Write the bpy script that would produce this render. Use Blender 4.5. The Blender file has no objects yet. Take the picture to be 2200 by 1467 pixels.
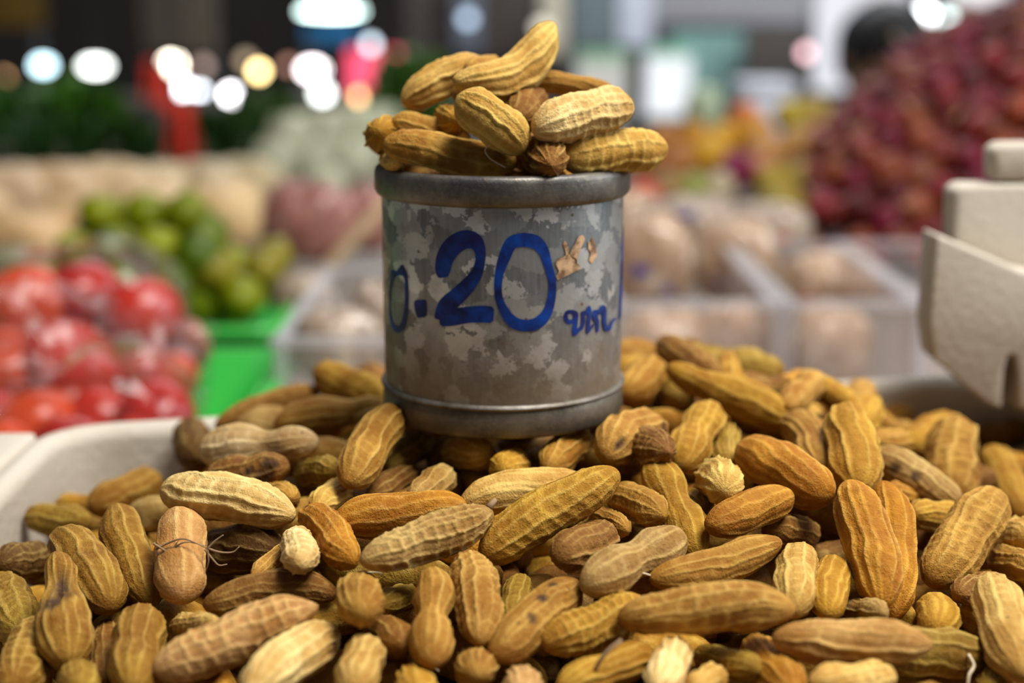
import bpy, bmesh, math, random
import numpy as np
from mathutils import Vector, Matrix, Quaternion

scene = bpy.context.scene
COL = scene.collection

# ------------------------------------------------------------------ camera, world, lights, exposure
FPX = 3055.0                                  # focal length in pixels of the 2200 x 1467 frame (a 50 mm lens)
PITCH = math.radians(12.95)
CAM = np.array((0.0, 0.0, 1.0347))
cam_data = bpy.data.cameras.new('camera')
cam_data.sensor_width = 36.0
cam_data.lens = FPX / 2200.0 * 36.0
cam_data.clip_start = 0.02
cam_data.clip_end = 60
cam_data.dof.use_dof = True
cam_data.dof.focus_distance = 0.425
cam_data.dof.aperture_fstop = 5.2
scene.cycles.transparent_max_bounces = 40
scene.cycles.max_bounces = 10
cam = bpy.data.objects.new('camera', cam_data)
cam.location = CAM
cam.rotation_euler = (math.pi / 2 - PITCH, 0, 0)
COL.objects.link(cam)
scene.camera = cam

world = bpy.data.worlds.new('market_daylight')
scene.world = world
world.use_nodes = True
wbg = world.node_tree.nodes['Background']
wbg.inputs['Color'].default_value = (0.84, 0.92, 1.0, 1)
wbg.inputs['Strength'].default_value = 0.08


def area(name, loc, target, size, size_y, power, color):
    d = bpy.data.lights.new(name, 'AREA')
    d.shape = 'RECTANGLE'; d.size = size; d.size_y = size_y; d.energy = power; d.color = color
    o = bpy.data.objects.new(name, d)
    o.location = loc
    o.rotation_euler = (Vector(target) - Vector(loc)).to_track_quat('-Z', 'Y').to_euler()
    COL.objects.link(o)
    return o


area('skylight_over_stall', (0.55, 0.22, 2.30), (0.0, 0.48, 0.9), 0.75, 0.75, 38.0, (1.0, 0.96, 0.90))
area('daylight_from_street', (3.2, 0.9, 2.0), (0.0, 0.9, 0.9), 1.8, 1.4, 50.0, (0.86, 0.93, 1.0))
area('far_hall_fill', (2.0, 4.4, 3.1), (1.1, 7.2, 0.8), 2.4, 1.2, 110.0, (0.95, 0.97, 1.0))  # unseen light added to lift the too-dark far right of the hall
area('skylight_over_hall', (0.2, 3.6, 2.9), (0.2, 3.0, 0.8), 3.0, 2.0, 60.0, (0.95, 0.97, 1.0))

scene.view_settings.view_transform = 'Standard'
scene.view_settings.look = 'None'
scene.view_settings.gamma = 1.0
scene.view_settings.use_curve_mapping = False
scene.view_settings.exposure = 0.30

# ------------------------------------------------------------------ helpers
CP, SP = math.cos(PITCH), math.sin(PITCH)
FWD = np.array((0, CP, -SP)); UPV = np.array((0, SP, CP)); RGT = np.array((1.0, 0, 0))


def ray(px, py):
    return RGT * ((px - 1100.0) / FPX) - UPV * ((py - 733.5) / FPX) + FWD


def at(px, py, Y):
    """world point at forward distance Y that the photograph shows at pixel px, py"""
    d = ray(px, py)
    return CAM + d * (Y / d[1])


def tag(o, label=None, cat=None, group=None, kind=None):
    if label: o['label'] = label
    if cat: o['category'] = cat
    if group: o['group'] = group
    if kind: o['kind'] = kind
    return o


def link(name, me, mat=None, parent=None, loc=None):
    o = bpy.data.objects.new(name, me)
    COL.objects.link(o)
    if mat is not None and me is not None and not me.materials:
        me.materials.append(mat)
    if parent is not None:
        o.parent = parent
    if loc is not None:
        o.location = loc
    return o


def empty(name, loc, rz=0.0):
    o = bpy.data.objects.new(name, None)
    o.empty_display_size = 0.02
    COL.objects.link(o)
    o.location = loc
    o.rotation_euler = (0, 0, rz)
    return o


def mesh_np(name, V, F, smooth=True, attrs=None):
    """fast mesh from a vertex array and a list of face index arrays (k x n)"""
    me = bpy.data.meshes.new(name)
    V = np.asarray(V, dtype=np.float32)
    loops = np.concatenate([f.ravel() for f in F]).astype(np.int32)
    tot = np.concatenate([np.full(len(f), f.shape[1]) for f in F]).astype(np.int32)
    start = np.concatenate(([0], np.cumsum(tot)[:-1])).astype(np.int32)
    me.vertices.add(len(V)); me.vertices.foreach_set('co', V.ravel())
    me.loops.add(len(loops)); me.loops.foreach_set('vertex_index', loops)
    me.polygons.add(len(tot)); me.polygons.foreach_set('loop_start', start)
    try:
        me.polygons.foreach_set('loop_total', tot)
    except Exception:
        pass
    if smooth:
        me.polygons.foreach_set('use_smooth', np.ones(len(tot), dtype=bool))
    for k, a in (attrs or {}).items():
        at_ = me.attributes.new(k, 'FLOAT', 'POINT')
        at_.data.foreach_set('value', np.asarray(a, dtype=np.float32).ravel())
    me.update(calc_edges=True)
    return me


def grid_faces(nv, nu, wrap=True):
    """quads of nv rings of nu vertices"""
    i = np.arange(nv - 1)[:, None]; j = np.arange(nu if wrap else nu - 1)[None, :]
    a = i * nu + j; b = i * nu + (j + 1) % nu
    return np.stack((a, b, b + nu, a + nu), -1).reshape(-1, 4)


def lathe(name, prof, nu=64, smooth=True):
    """closed profile list of (r, z)"""
    th = np.linspace(0, 2 * np.pi, nu, endpoint=False)
    V = np.concatenate([np.stack((r * np.cos(th), r * np.sin(th), 0 * th + z), -1) for r, z in prof])
    return mesh_np(name, V, [grid_faces(len(prof), nu)], smooth)


def tube_geo(pts, rad, sides=5):
    pts = [Vector(p) for p in pts]
    V = []; n = len(pts)
    rad = rad if hasattr(rad, '__len__') else [rad] * n
    ref = Vector((0.123, 0.456, 0.88)).normalized()
    for i, p in enumerate(pts):
        t = (pts[min(i + 1, n - 1)] - pts[max(i - 1, 0)]).normalized()
        u = t.cross(ref).normalized(); w = t.cross(u)
        for k in range(sides):
            a = 2 * math.pi * k / sides
            V.append(p + (u * math.cos(a) + w * math.sin(a)) * rad[i])
    F = grid_faces(n, sides)
    caps = [np.arange(sides)[::-1][None, :], (np.arange(sides) + (n - 1) * sides)[None, :]]
    return np.array(V), [F] + caps


def merge_geo(parts):
    V = []; F = {}; off = 0
    for v, fs in parts:
        V.append(np.asarray(v))
        for f in fs:
            F.setdefault(f.shape[1], []).append(f + off)
        off += len(v)
    return np.concatenate(V), [np.concatenate(x) for x in F.values()]


def spline(pts, n):
    """Catmull-Rom through pts (any dimension)"""
    P = np.array(pts, dtype=float)
    Q = np.vstack((2 * P[0] - P[1], P, 2 * P[-1] - P[-2]))
    out = []
    seg = len(P) - 1
    for i in range(n):
        s = i / (n - 1) * seg
        k = min(int(s), seg - 1); u = s - k
        a, b, c, d = Q[k], Q[k + 1], Q[k + 2], Q[k + 3]
        out.append(0.5 * ((2 * b) + (c - a) * u + (2 * a - 5 * b + 4 * c - d) * u * u + (3 * b - a - 3 * c + d) * u ** 3))
    return np.array(out)


def box_bm(bm, c, s, rot=None):
    r = bmesh.ops.create_cube(bm, size=1.0)
    m = Matrix.Translation(Vector(c)) @ (rot.to_4x4() if rot else Matrix.Identity(4)) @ Matrix.Diagonal((*s, 1))
    bmesh.ops.transform(bm, matrix=m, verts=r['verts'])
    return r['verts']


def bm_obj(name, bm, mat=None, parent=None, loc=None, bevel=0.0, seg=2, smooth=False):
    if bevel:
        bmesh.ops.bevel(bm, geom=bm.edges[:], offset=bevel, segments=seg, affect='EDGES', profile=0.6, clamp_overlap=True)
    me = bpy.data.meshes.new(name)
    bm.normal_update()
    bm.to_mesh(me); bm.free()
    if smooth or bevel:
        for p in me.polygons: p.use_smooth = True
    return link(name, me, mat, parent, loc)


def box_obj(name, c, s, mat=None, parent=None, bevel=0.0, rot=None, loc=None):
    bm = bmesh.new()
    box_bm(bm, c, s, rot)
    return bm_obj(name, bm, mat, parent, loc, bevel)


# ------------------------------------------------------------------ materials
class NT:
    def __init__(self, name):
        self.m = bpy.data.materials.new(name); self.m.use_nodes = True
        self.t = self.m.node_tree; self.t.nodes.clear()
        self.out = self.t.nodes.new('ShaderNodeOutputMaterial')

    def n(self, kind, ins=None, **props):
        nd = self.t.nodes.new('ShaderNode' + kind)
        for k, v in props.items(): setattr(nd, k, v)
        for k, v in (ins or {}).items():
            s = nd.inputs[k]
            if isinstance(v, bpy.types.NodeSocket): self.t.links.new(v, s)
            elif hasattr(s.default_value, '__len__') and hasattr(v, '__len__') and len(v) == 3 and len(s.default_value) == 4: s.default_value = (*v, 1)
            else: s.default_value = v
        return nd

    def mix(self, f, a, b, mode='MIX'):
        nd = self.t.nodes.new('ShaderNodeMix'); nd.data_type = 'RGBA'; nd.blend_type = mode
        for k, v in ((0, f), (6, a), (7, b)):
            s = nd.inputs[k]
            if isinstance(v, bpy.types.NodeSocket): self.t.links.new(v, s)
            elif k == 0: s.default_value = v
            else: s.default_value = (*v, 1) if len(v) == 3 else v
        return nd.outputs[2]

    def math(self, op, a, b=0.0, clamp=False):
        nd = self.t.nodes.new('ShaderNodeMath'); nd.operation = op; nd.use_clamp = clamp
        for k, v in ((0, a), (1, b)):
            if isinstance(v, bpy.types.NodeSocket): self.t.links.new(v, nd.inputs[k])
            else: nd.inputs[k].default_value = v
        return nd.outputs[0]

    def ramp(self, f, stops, interp='LINEAR'):
        nd = self.t.nodes.new('ShaderNodeValToRGB'); e = nd.color_ramp.elements; nd.color_ramp.interpolation = interp
        while len(e) < len(stops): e.new(0.5)
        for k, (p, c) in enumerate(stops):
            e[k].position = p; e[k].color = (*c, 1) if hasattr(c, '__len__') else (c, c, c, 1)
        self.t.links.new(f, nd.inputs[0])
        return nd.outputs[0]

    def range(self, f, a, b, c=0.0, d=1.0):
        nd = self.t.nodes.new('ShaderNodeMapRange'); nd.clamp = True
        self.t.links.new(f, nd.inputs[0])
        for k, v in ((1, a), (2, b), (3, c), (4, d)): nd.inputs[k].default_value = v
        return nd.outputs[0]

    def coord(self, rand=True):
        tc = self.n('TexCoord').outputs['Object']
        if not rand: return tc
        oi = self.n('ObjectInfo').outputs['Random']
        off = self.math('MULTIPLY', oi, 37.0)
        return self.n('VectorMath', {0: tc, 1: self.n('CombineXYZ', {0: off, 1: off, 2: off}).outputs[0]}, operation='ADD').outputs[0]

    def noise(self, vec, scale, detail=3.0, rough=0.55, dist=0.0):
        return self.n('TexNoise', {'Vector': vec, 'Scale': scale, 'Detail': detail, 'Roughness': rough, 'Distortion': dist}).outputs[0]

    def bump(self, h, strength, dist, normal=None):
        ins = {'Height': h, 'Strength': strength, 'Distance': dist}
        if normal is not None: ins['Normal'] = normal
        return self.n('Bump', ins).outputs[0]

    def done(self, **ins):
        ins = {k.replace('_', ' '): v for k, v in ins.items()}
        b = self.n('BsdfPrincipled', ins)
        self.t.links.new(b.outputs[0], self.out.inputs[0])
        return self.m


def plain(name, color, rough=0.6, metal=0.0, var=0.15, scale=30.0, spec=0.5):
    k = NT(name); v = k.coord()
    f = k.noise(v, scale)
    c = k.mix(k.range(f, 0.3, 0.7), tuple(x * (1 - var) for x in color), tuple(min(1, x * (1 + var)) for x in color))
    return k.done(Base_Color=c, Roughness=rough, Metallic=metal, Specular_IOR_Level=spec)


def tinted(name, rough=0.4, var=0.25, scale=60.0, spec=0.5, spots=None):
    """material coloured by each object's own colour"""
    k = NT(name); v = k.coord()
    oc = k.n('ObjectInfo').outputs['Color']
    f = k.noise(v, scale)
    c = k.mix(k.range(f, 0.35, 0.7), k.mix(1.0, oc, (1 - var, 1 - var, 1 - var), 'MULTIPLY'), oc)
    if spots:
        c = k.mix(k.range(k.noise(v, scale * 0.4), 0.52, 0.68), c, spots)
    return k.done(Base_Color=c, Roughness=rough, Specular_IOR_Level=spec)


def glow(name, color, strength):
    k = NT(name)
    e = k.n('Emission', {'Color': color, 'Strength': strength})
    k.t.links.new(e.outputs[0], k.out.inputs[0])
    return k.m


def film(name, tint=(1, 1, 1), milk=0.08, gloss=0.16, rough=0.12):
    """thin clear plastic: mostly transparent, some sheen and a little milkiness"""
    k = NT(name); v = k.coord()
    n = k.bump(k.noise(v, 45, 3, 0.6, 0.6), 0.22, 0.01)
    tr = k.n('BsdfTransparent', {'Color': tint}).outputs[0]
    gl = k.n('BsdfGlossy', {'Color': (1, 1, 1), 'Roughness': rough, 'Normal': n}).outputs[0]
    df = k.n('BsdfDiffuse', {'Color': (0.85, 0.85, 0.85), 'Normal': n}).outputs[0]
    fr = k.n('Fresnel', {'IOR': 1.4, 'Normal': n}).outputs[0]
    m1 = k.n('MixShader', {0: milk, 1: tr, 2: df}).outputs[0]
    m2 = k.n('MixShader', {0: k.math('ADD', k.math('MULTIPLY', fr, 0.28), gloss * 0.3, True), 1: m1, 2: gl}).outputs[0]
    k.t.links.new(m2, k.out.inputs[0])
    return k.m


# peanut shell: colour from the object, pale ridges, dirt in the pits, stains and dark-coloured hollows where the pod has them
def peanut_material():
    k = NT('peanut_shell'); v = k.coord()
    oi = k.n('ObjectInfo'); oc = oi.outputs['Color']
    rel = k.n('Attribute', attribute_name='relief').outputs['Fac']
    st = k.n('Attribute', attribute_name='stain_hollow').outputs['Fac']
    big = k.noise(v, 70, 3, 0.6, 0.3)
    mid = k.noise(v, 330, 4, 0.65)
    fine = k.noise(v, 1500, 3, 0.6)
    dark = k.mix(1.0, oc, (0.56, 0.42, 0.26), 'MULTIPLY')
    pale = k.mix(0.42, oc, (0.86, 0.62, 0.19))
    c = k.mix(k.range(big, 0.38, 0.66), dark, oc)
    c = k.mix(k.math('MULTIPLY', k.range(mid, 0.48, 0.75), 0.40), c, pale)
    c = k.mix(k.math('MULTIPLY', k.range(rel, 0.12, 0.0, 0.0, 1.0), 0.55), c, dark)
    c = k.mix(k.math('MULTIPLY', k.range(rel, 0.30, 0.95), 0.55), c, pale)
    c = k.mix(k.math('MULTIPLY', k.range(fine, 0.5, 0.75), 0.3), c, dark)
    vo = k.n('TexVoronoi', {'Vector': v, 'Scale': 330.0, 'Randomness': 1.0}).outputs['Distance']
    pick = k.range(k.noise(v, 160, 2), 0.50, 0.62)
    dots = k.math('MULTIPLY', k.math('MULTIPLY', k.range(vo, 0.24, 0.12), pick), oi.outputs['Alpha'])
    c = k.mix(k.math('MULTIPLY', dots, 0.85), c, (0.07, 0.035, 0.015))
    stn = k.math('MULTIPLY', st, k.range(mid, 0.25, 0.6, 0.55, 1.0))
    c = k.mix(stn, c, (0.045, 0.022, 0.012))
    h = k.math('ADD', k.math('MULTIPLY', mid, 0.8), k.math('MULTIPLY', fine, 0.45))
    nrm = k.bump(h, 0.75, 0.0014)
    return k.done(Base_Color=c, Roughness=0.72, Specular_IOR_Level=0.16, Normal=nrm)


M_PEANUT = peanut_material()
M_ROOT = plain('dry_root', (0.26, 0.16, 0.08), 0.8, scale=400)
M_THREAD = plain('pale_fibre', (0.75, 0.62, 0.42), 0.8, scale=400)
M_KERNEL = plain('peanut_kernel', (0.75, 0.66, 0.55), 0.6, scale=200)


def tin_material():
    k = NT('galvanised_tin'); v = k.coord(False)
    w = k.n('TexNoise', {'Vector': v, 'Scale': 260.0, 'Detail': 4.0, 'Roughness': 0.7}).outputs['Color']
    wob = k.n('VectorMath', {0: w, 1: (0.5, 0.5, 0.5)}, operation='SUBTRACT').outputs[0]
    wob = k.n('VectorMath', {0: wob, 'Scale': 0.0085}, operation='SCALE').outputs[0]
    vv = k.n('VectorMath', {0: v, 1: wob}, operation='ADD').outputs[0]
    cell = k.n('TexVoronoi', {'Vector': vv, 'Scale': 150.0}).outputs['Color']
    g = k.n('SeparateColor', {0: cell}).outputs[0]
    spangle = k.ramp(g, [(0.0, (0.15, 0.165, 0.18)), (0.35, (0.21, 0.225, 0.24)), (0.55, (0.30, 0.31, 0.315)), (0.72, (0.42, 0.43, 0.42)), (0.86, (0.60, 0.60, 0.575)), (1.0, (0.72, 0.72, 0.69))])
    streak = k.n('Mapping', {'Vector': v, 'Scale': (900, 900, 60)}).outputs[0]
    sc = k.noise(streak, 1.0, 3)
    spangle = k.mix(k.range(sc, 0.4, 0.75, 0.0, 0.22), spangle, (0.60, 0.60, 0.56))
    z = k.n('SeparateXYZ', {0: v}).outputs[2]
    big = k.noise(v, 55, 4, 0.65)
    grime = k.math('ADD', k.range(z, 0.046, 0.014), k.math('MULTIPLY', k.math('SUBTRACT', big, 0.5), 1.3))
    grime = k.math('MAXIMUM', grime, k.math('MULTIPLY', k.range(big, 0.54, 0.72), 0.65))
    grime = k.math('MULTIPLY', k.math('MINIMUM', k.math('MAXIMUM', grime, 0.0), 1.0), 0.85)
    c = k.mix(grime, spangle, k.mix(k.noise(v, 500, 3), (0.12, 0.075, 0.034), (0.22, 0.155, 0.085)))
    specks = k.math('MULTIPLY', k.range(k.n('TexVoronoi', {'Vector': v, 'Scale': 190.0}).outputs['Distance'], 0.16, 0.06), k.range(k.noise(v, 90), 0.52, 0.6))
    c = k.mix(specks, c, (0.16, 0.06, 0.02))
    rough = k.math('ADD', k.math('MULTIPLY', g, -0.12), k.math('ADD', k.math('MULTIPLY', grime, 0.2), 0.5))
    met = k.math('SUBTRACT', 0.75, k.math('MULTIPLY', grime, 0.5))
    nrm = k.bump(k.noise(v, 420, 4), 0.12, 0.001, k.bump(k.noise(v, 35, 2), 0.25, 0.004))
    return k.done(Base_Color=c, Roughness=rough, Metallic=met, Normal=nrm)


def rim_material(name, a, b, rough=0.45):
    k = NT(name); v = k.coord(False)
    n1 = k.noise(v, 90, 5, 0.7); n2 = k.noise(v, 600, 4, 0.65)
    c = k.mix(k.range(n1, 0.36, 0.66), a, b)
    c = k.mix(k.range(n2, 0.55, 0.8, 0, 0.5), c, (0.34, 0.26, 0.15))
    nrm = k.bump(n2, 0.2, 0.001)
    return k.done(Base_Color=c, Roughness=rough, Metallic=0.65, Normal=nrm)


M_TIN = tin_material()
M_RIM = rim_material('weathered_tin_rim', (0.085, 0.080, 0.080), (0.20, 0.185, 0.155))
M_BASE = rim_material('grimy_tin_base', (0.10, 0.085, 0.062), (0.19, 0.16, 0.12), 0.5)


def paint_material():
    k = NT('blue_marker_paint'); v = k.coord(False)
    f = k.noise(v, 130, 3, 0.6)
    c = k.mix(k.range(f, 0.35, 0.7), (0.002, 0.007, 0.065), (0.001, 0.050, 0.33))
    c = k.mix(k.range(k.noise(v, 60, 2), 0.55, 0.7, 0, 0.6), c, (0.012, 0.006, 0.085))
    return k.done(Base_Color=c, Roughness=0.5, Specular_IOR_Level=0.3)


M_PAINT = paint_material()


def foam_material():
    k = NT('white_foam'); v = k.coord()
    vo = k.n('TexVoronoi', {'Vector': v, 'Scale': 260.0}).outputs['Distance']
    d = k.noise(v, 22, 4, 0.6)
    c = k.mix(k.range(d, 0.48, 0.75, 0, 0.55), (0.52, 0.465, 0.385), (0.43, 0.365, 0.27))
    return k.done(Base_Color=c, Roughness=0.75, Specular_IOR_Level=0.3, Normal=k.bump(vo, 0.2, 0.001))


M_FOAM = foam_material()
M_FILM = film('clear_plastic_film', (1, 1, 1), 0.012, 0.04, 0.08)

# ------------------------------------------------------------------ setting: floor, back wall, stall table
M_FLOOR = plain('market_floor', (0.10, 0.095, 0.09), 0.7, scale=3)
M_WALL = plain('dark_hall_wall', (0.055, 0.045, 0.040), 0.8, scale=2)
M_TABLE = plain('stall_board', (0.20, 0.16, 0.13), 0.7, scale=9)
tag(box_obj('floor', (0.5, 5.0, -0.025), (12, 12, 0.05), M_FLOOR), kind='structure')
tag(box_obj('wall_back', (0.5, 10.9, 1.4), (12, 0.12, 2.8), M_WALL), kind='structure')

Z0 = 0.90            # height of the tin's base
TABLE_Z = 0.752
table = empty('stall_table', (0.15, 1.45, 0.0))
tag(table, 'long dark boarded stall table under all the produce', 'table')
for i in range(7):
    w = 2.46 / 7
    box_obj('board', (-1.30 + w * (i + 0.5) + 0.15, 0, TABLE_Z - 0.0125), (w - 0.006, 2.65, 0.025), M_TABLE, table, 0.003)
for sx in (-1, 1):
    for sy in (-1, 1):
        box_obj('leg', (sx * 1.1, sy * 1.2, (TABLE_Z - 0.025) / 2), (0.06, 0.06, TABLE_Z - 0.0255), M_TABLE, table, 0.004)


# ------------------------------------------------------------------ white foam tray that holds the pile
ZR = 0.872           # rim of the tray
BL = np.array(at(158, 928, 0.548)); BR = np.array(at(2075, 822, 0.628))
INNER = [Vector((-0.172, 0.262, 0)), Vector((0.245, 0.262, 0)), Vector((0.245, BR[1] + 0.012, 0)), Vector((BL[0] - 0.004, BL[1], 0))]


def rounded(poly, r, n=6):
    out = []
    m = len(poly)
    for i in range(m):
        a, b, c = poly[i - 1], poly[i], poly[(i + 1) % m]
        u = (a - b).normalized(); w = (c - b).normalized()
        p0 = b + u * r; p1 = b + w * r
        for k in range(n + 1):
            s = k / n
            out.append((1 - s) ** 2 * p0 + 2 * s * (1 - s) * b + s * s * p1)
    return out


def offset_poly(poly, d):
    m = len(poly); out = []
    for i in range(m):
        a, b, c = poly[i - 1], poly[i], poly[(i + 1) % m]
        n1 = Vector(((b - a).y, -(b - a).x, 0)).normalized(); n2 = Vector(((c - b).y, -(c - b).x, 0)).normalized()
        n = (n1 + n2).normalized()
        out.append(b + n * (d / max(0.3, n.dot(n1))))
    return out


TRAY_Z = TABLE_Z + 0.0005
inn = rounded(INNER, 0.022)
out_ = rounded(offset_poly(INNER, 0.011), 0.030)
cx = sum((p for p in inn), Vector()) / len(inn)
rings = []
h = ZR - TRAY_Z
for poly, zz in ((out_, 0.0), (out_, h - 0.012), (out_, h - 0.006), (out_, h - 0.0035), ([o.lerp(i_, 0.28) for o, i_ in zip(out_, inn)], h), ([o.lerp(i_, 0.75) for o, i_ in zip(out_, inn)], h), (inn, h - 0.0035), (inn, h - 0.006), (inn, h - 0.012), (inn, 0.020), (inn, 0.016)):
    rings.append(np.array([(p.x, p.y, zz) for p in poly]))
nn = len(inn)
V = np.concatenate(rings)
F = [grid_faces(len(rings), nn), np.arange(nn)[::-1][None, :], (np.arange(nn) + (len(rings) - 1) * nn)[None, :]]
tray = link('foam_tray', mesh_np('foam_tray', V, F, True), M_FOAM, None, (0, 0, TRAY_Z))
tag(tray, 'white foam tray filled with peanuts, its rim showing at far left', 'tray')

# second foam box whose rounded edge shows at the far left border
fb = empty('foam_box', (-0.262, 0.455, TRAY_Z))
tag(fb, 'white foam box cut by the left border, beside the peanut tray', 'box')
bm = bmesh.new()
for c, s in (((0, 0, 0.006), (0.14, 0.17, 0.012)), ((-0.064, 0, 0.062), (0.012, 0.17, 0.10)), ((0.064, 0, 0.062), (0.012, 0.17, 0.10)),
             ((0, -0.079, 0.062), (0.116, 0.012, 0.10)), ((0, 0.079, 0.062), (0.116, 0.012, 0.10))):
    box_bm(bm, c, s)
bm_obj('body', bm, M_FOAM, fb, bevel=0.003)
bm = bmesh.new()
for c, s in (((-0.064, 0, 0.116), (0.018, 0.178, 0.009)), ((0.064, 0, 0.116), (0.018, 0.178, 0.009)), ((0, -0.08, 0.116), (0.11, 0.018, 0.009)), ((0, 0.08, 0.116), (0.11, 0.018, 0.009))):
    box_bm(bm, c, s)
bm_obj('rim', bm, M_FOAM, fb, bevel=0.003)

# foam lid standing over the tray's back right corner
LY = 0.588


def w_of(px, py, Y=LY):
    p = at(px, py, Y)
    return Vector((p[0], Y, p[2]))


lid_loc = w_of(2240, 880)
lid = empty('foam_slab', lid_loc)
tag(lid, "thick white foam slab with a slot, standing over the tray's back right corner", 'foam')


def extrude(name, outline, y0, y1, mat, parent, bevel):
    bm = bmesh.new()
    f = bm.faces.new([bm.verts.new((p.x - lid_loc.x, y0 - LY, p.z - lid_loc.z)) for p in outline])
    r = bmesh.ops.extrude_face_region(bm, geom=[f])
    bmesh.ops.translate(bm, vec=(0, y1 - y0, 0), verts=[g for g in r['geom'] if isinstance(g, bmesh.types.BMVert)])
    bmesh.ops.recalc_face_normals(bm, faces=bm.faces[:])
    return bm_obj(name, bm, mat, parent, bevel=bevel)


front = [w_of(*p) for p in ((2014, 505), (2200, 585), (2520, 640), (2520, 880), (2190, 880), (2190, 800), (2182, 765), (2168, 762), (2158, 790), (2152, 880), (2120, 866), (2082, 836), (2040, 800), (2008, 775), (1998, 700))]
extrude('panel', front, LY, LY + 0.022, M_FOAM, lid, 0.004)
step = [w_of(*p) for p in ((2088, 425), (2110, 412), (2520, 405), (2520, 880), (2190, 880), (2086, 560))]
extrude('raised_step', step, LY + 0.0225, LY + 0.042, M_FOAM, lid, 0.006)
knob = [w_of(*p) for p in ((2176, 335), (2200, 320), (2520, 320), (2520, 404), (2180, 404))]
extrude('top_flange', knob, LY + 0.024, LY + 0.041, M_FOAM, lid, 0.005)

# ------------------------------------------------------------------ the galvanised measuring can
TR, TH = 0.0413, 0.0853
TC = np.array((-0.0032, 0.485))
tin = empty('measuring_can', (TC[0], TC[1], Z0))
tag(tin, 'weathered galvanised tin can with blue hand-painted 20, heaped with peanuts', 'can')
B = 0.0003
body = [(TR, 0.0015)] + [(TR, 0.0015 + (TH - 0.005) * i / 14) for i in range(1, 15)]
prof = [(0.0, 0.0005), (TR - 0.001, 0.0006)] + body + [(TR - 0.0012, TH - 0.003), (TR - 0.0014, 0.0035), (0.0, 0.003)]
link('body', lathe('body', prof, 128), M_TIN, tin)
c = TR + 0.0004
collar = [(TR - 0.0013, TH - 0.0085), (c + 0.0005, TH - 0.0098), (c + 0.0012, TH - 0.0092), (c + 0.0019, TH - 0.008), (c + 0.0019, TH - 0.0022), (c + 0.0016, TH - 0.0008), (c + 0.0007, TH), (TR - 0.0008, TH + 0.0001), (TR - 0.0018, TH - 0.0008), (TR - 0.0020, TH - 0.006), (TR - 0.0013, TH - 0.0085)]
link('rim_band', lathe('rim_band', collar, 128), M_RIM, tin)
b0 = TR + 0.0002
base = [(b0, 0.0098), (b0 + 0.0005, 0.0092), (b0 + 0.0006, 0.0012), (b0 + 0.0001, 0.0002), (TR - 0.002, 0.0), (TR - 0.002, 0.0004), (b0, 0.0015), (b0, 0.0098)]
link('base_band', lathe('base_band', base, 128), M_BASE, tin)
bead = [(TR + 0.0003 + 0.0011 * math.cos(a), 0.0103 + 0.0011 * math.sin(a)) for a in np.linspace(0, 2 * math.pi, 9)]
link('bead', lathe('bead', bead, 128), rim_material('bare_tin_bead', (0.11, 0.09, 0.07), (0.26, 0.24, 0.21), 0.55), tin)


def on_can(px, py, lift=0.00018):
    """point where the photograph's pixel meets the can's side, in the can's own frame"""
    d = ray(px, py); R = TR + lift
    ox, oy = CAM[0] - TC[0], CAM[1] - TC[1]
    a = d[0] ** 2 + d[1] ** 2; b = 2 * (ox * d[0] + oy * d[1]); cc = ox * ox + oy * oy - R * R
    q = max(b * b - 4 * a * cc, 0.0)
    t = (-b - math.sqrt(q)) / (2 * a)
    x, y = ox + d[0] * t, oy + d[1] * t
    s = R / math.hypot(x, y)
    return (x * s, y * s, CAM[2] + d[2] * t - Z0)


def stroke(name, strokes, off, scale, label=None, mat=M_PAINT, lift=0.00018):
    geos = []
    for si, pts in enumerate(strokes):
        closed = pts[0][:2] == pts[-1][:2]
        n = 14 * (len(pts) - 1)
        S = spline(pts, n)
        L = []; Rr = []
        for i in range(n):
            a = S[max(i - 1, 0)]; b = S[min(i + 1, n - 1)]
            if closed and i in (0, n - 1): a, b = S[-2], S[1]
            t = b[:2] - a[:2]; t = t / (np.linalg.norm(t) + 1e-9); nrm = np.array((-t[1], t[0])); w = S[i][2] / 2
            if not closed:
                e = min(i, n - 1 - i) / 3.0
                w *= min(1.0, 0.72 + 0.28 * e)
            L.append(S[i][:2] + nrm * w); Rr.append(S[i][:2] - nrm * w)
        V = []
        for i in range(n):
            for k in range(5):
                p = L[i] + (Rr[i] - L[i]) * k / 4
                V.append(on_can(p[0] / scale + off[0], p[1] / scale + off[1], lift + si * 0.00004))
        geos.append((np.array(V), [grid_faces(n, 5, False)]))
    v, f = merge_geo(geos)
    o = link(name, mesh_np(name, v, f, True), mat, tin)
    if label: o['label'] = label
    return o


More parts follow.
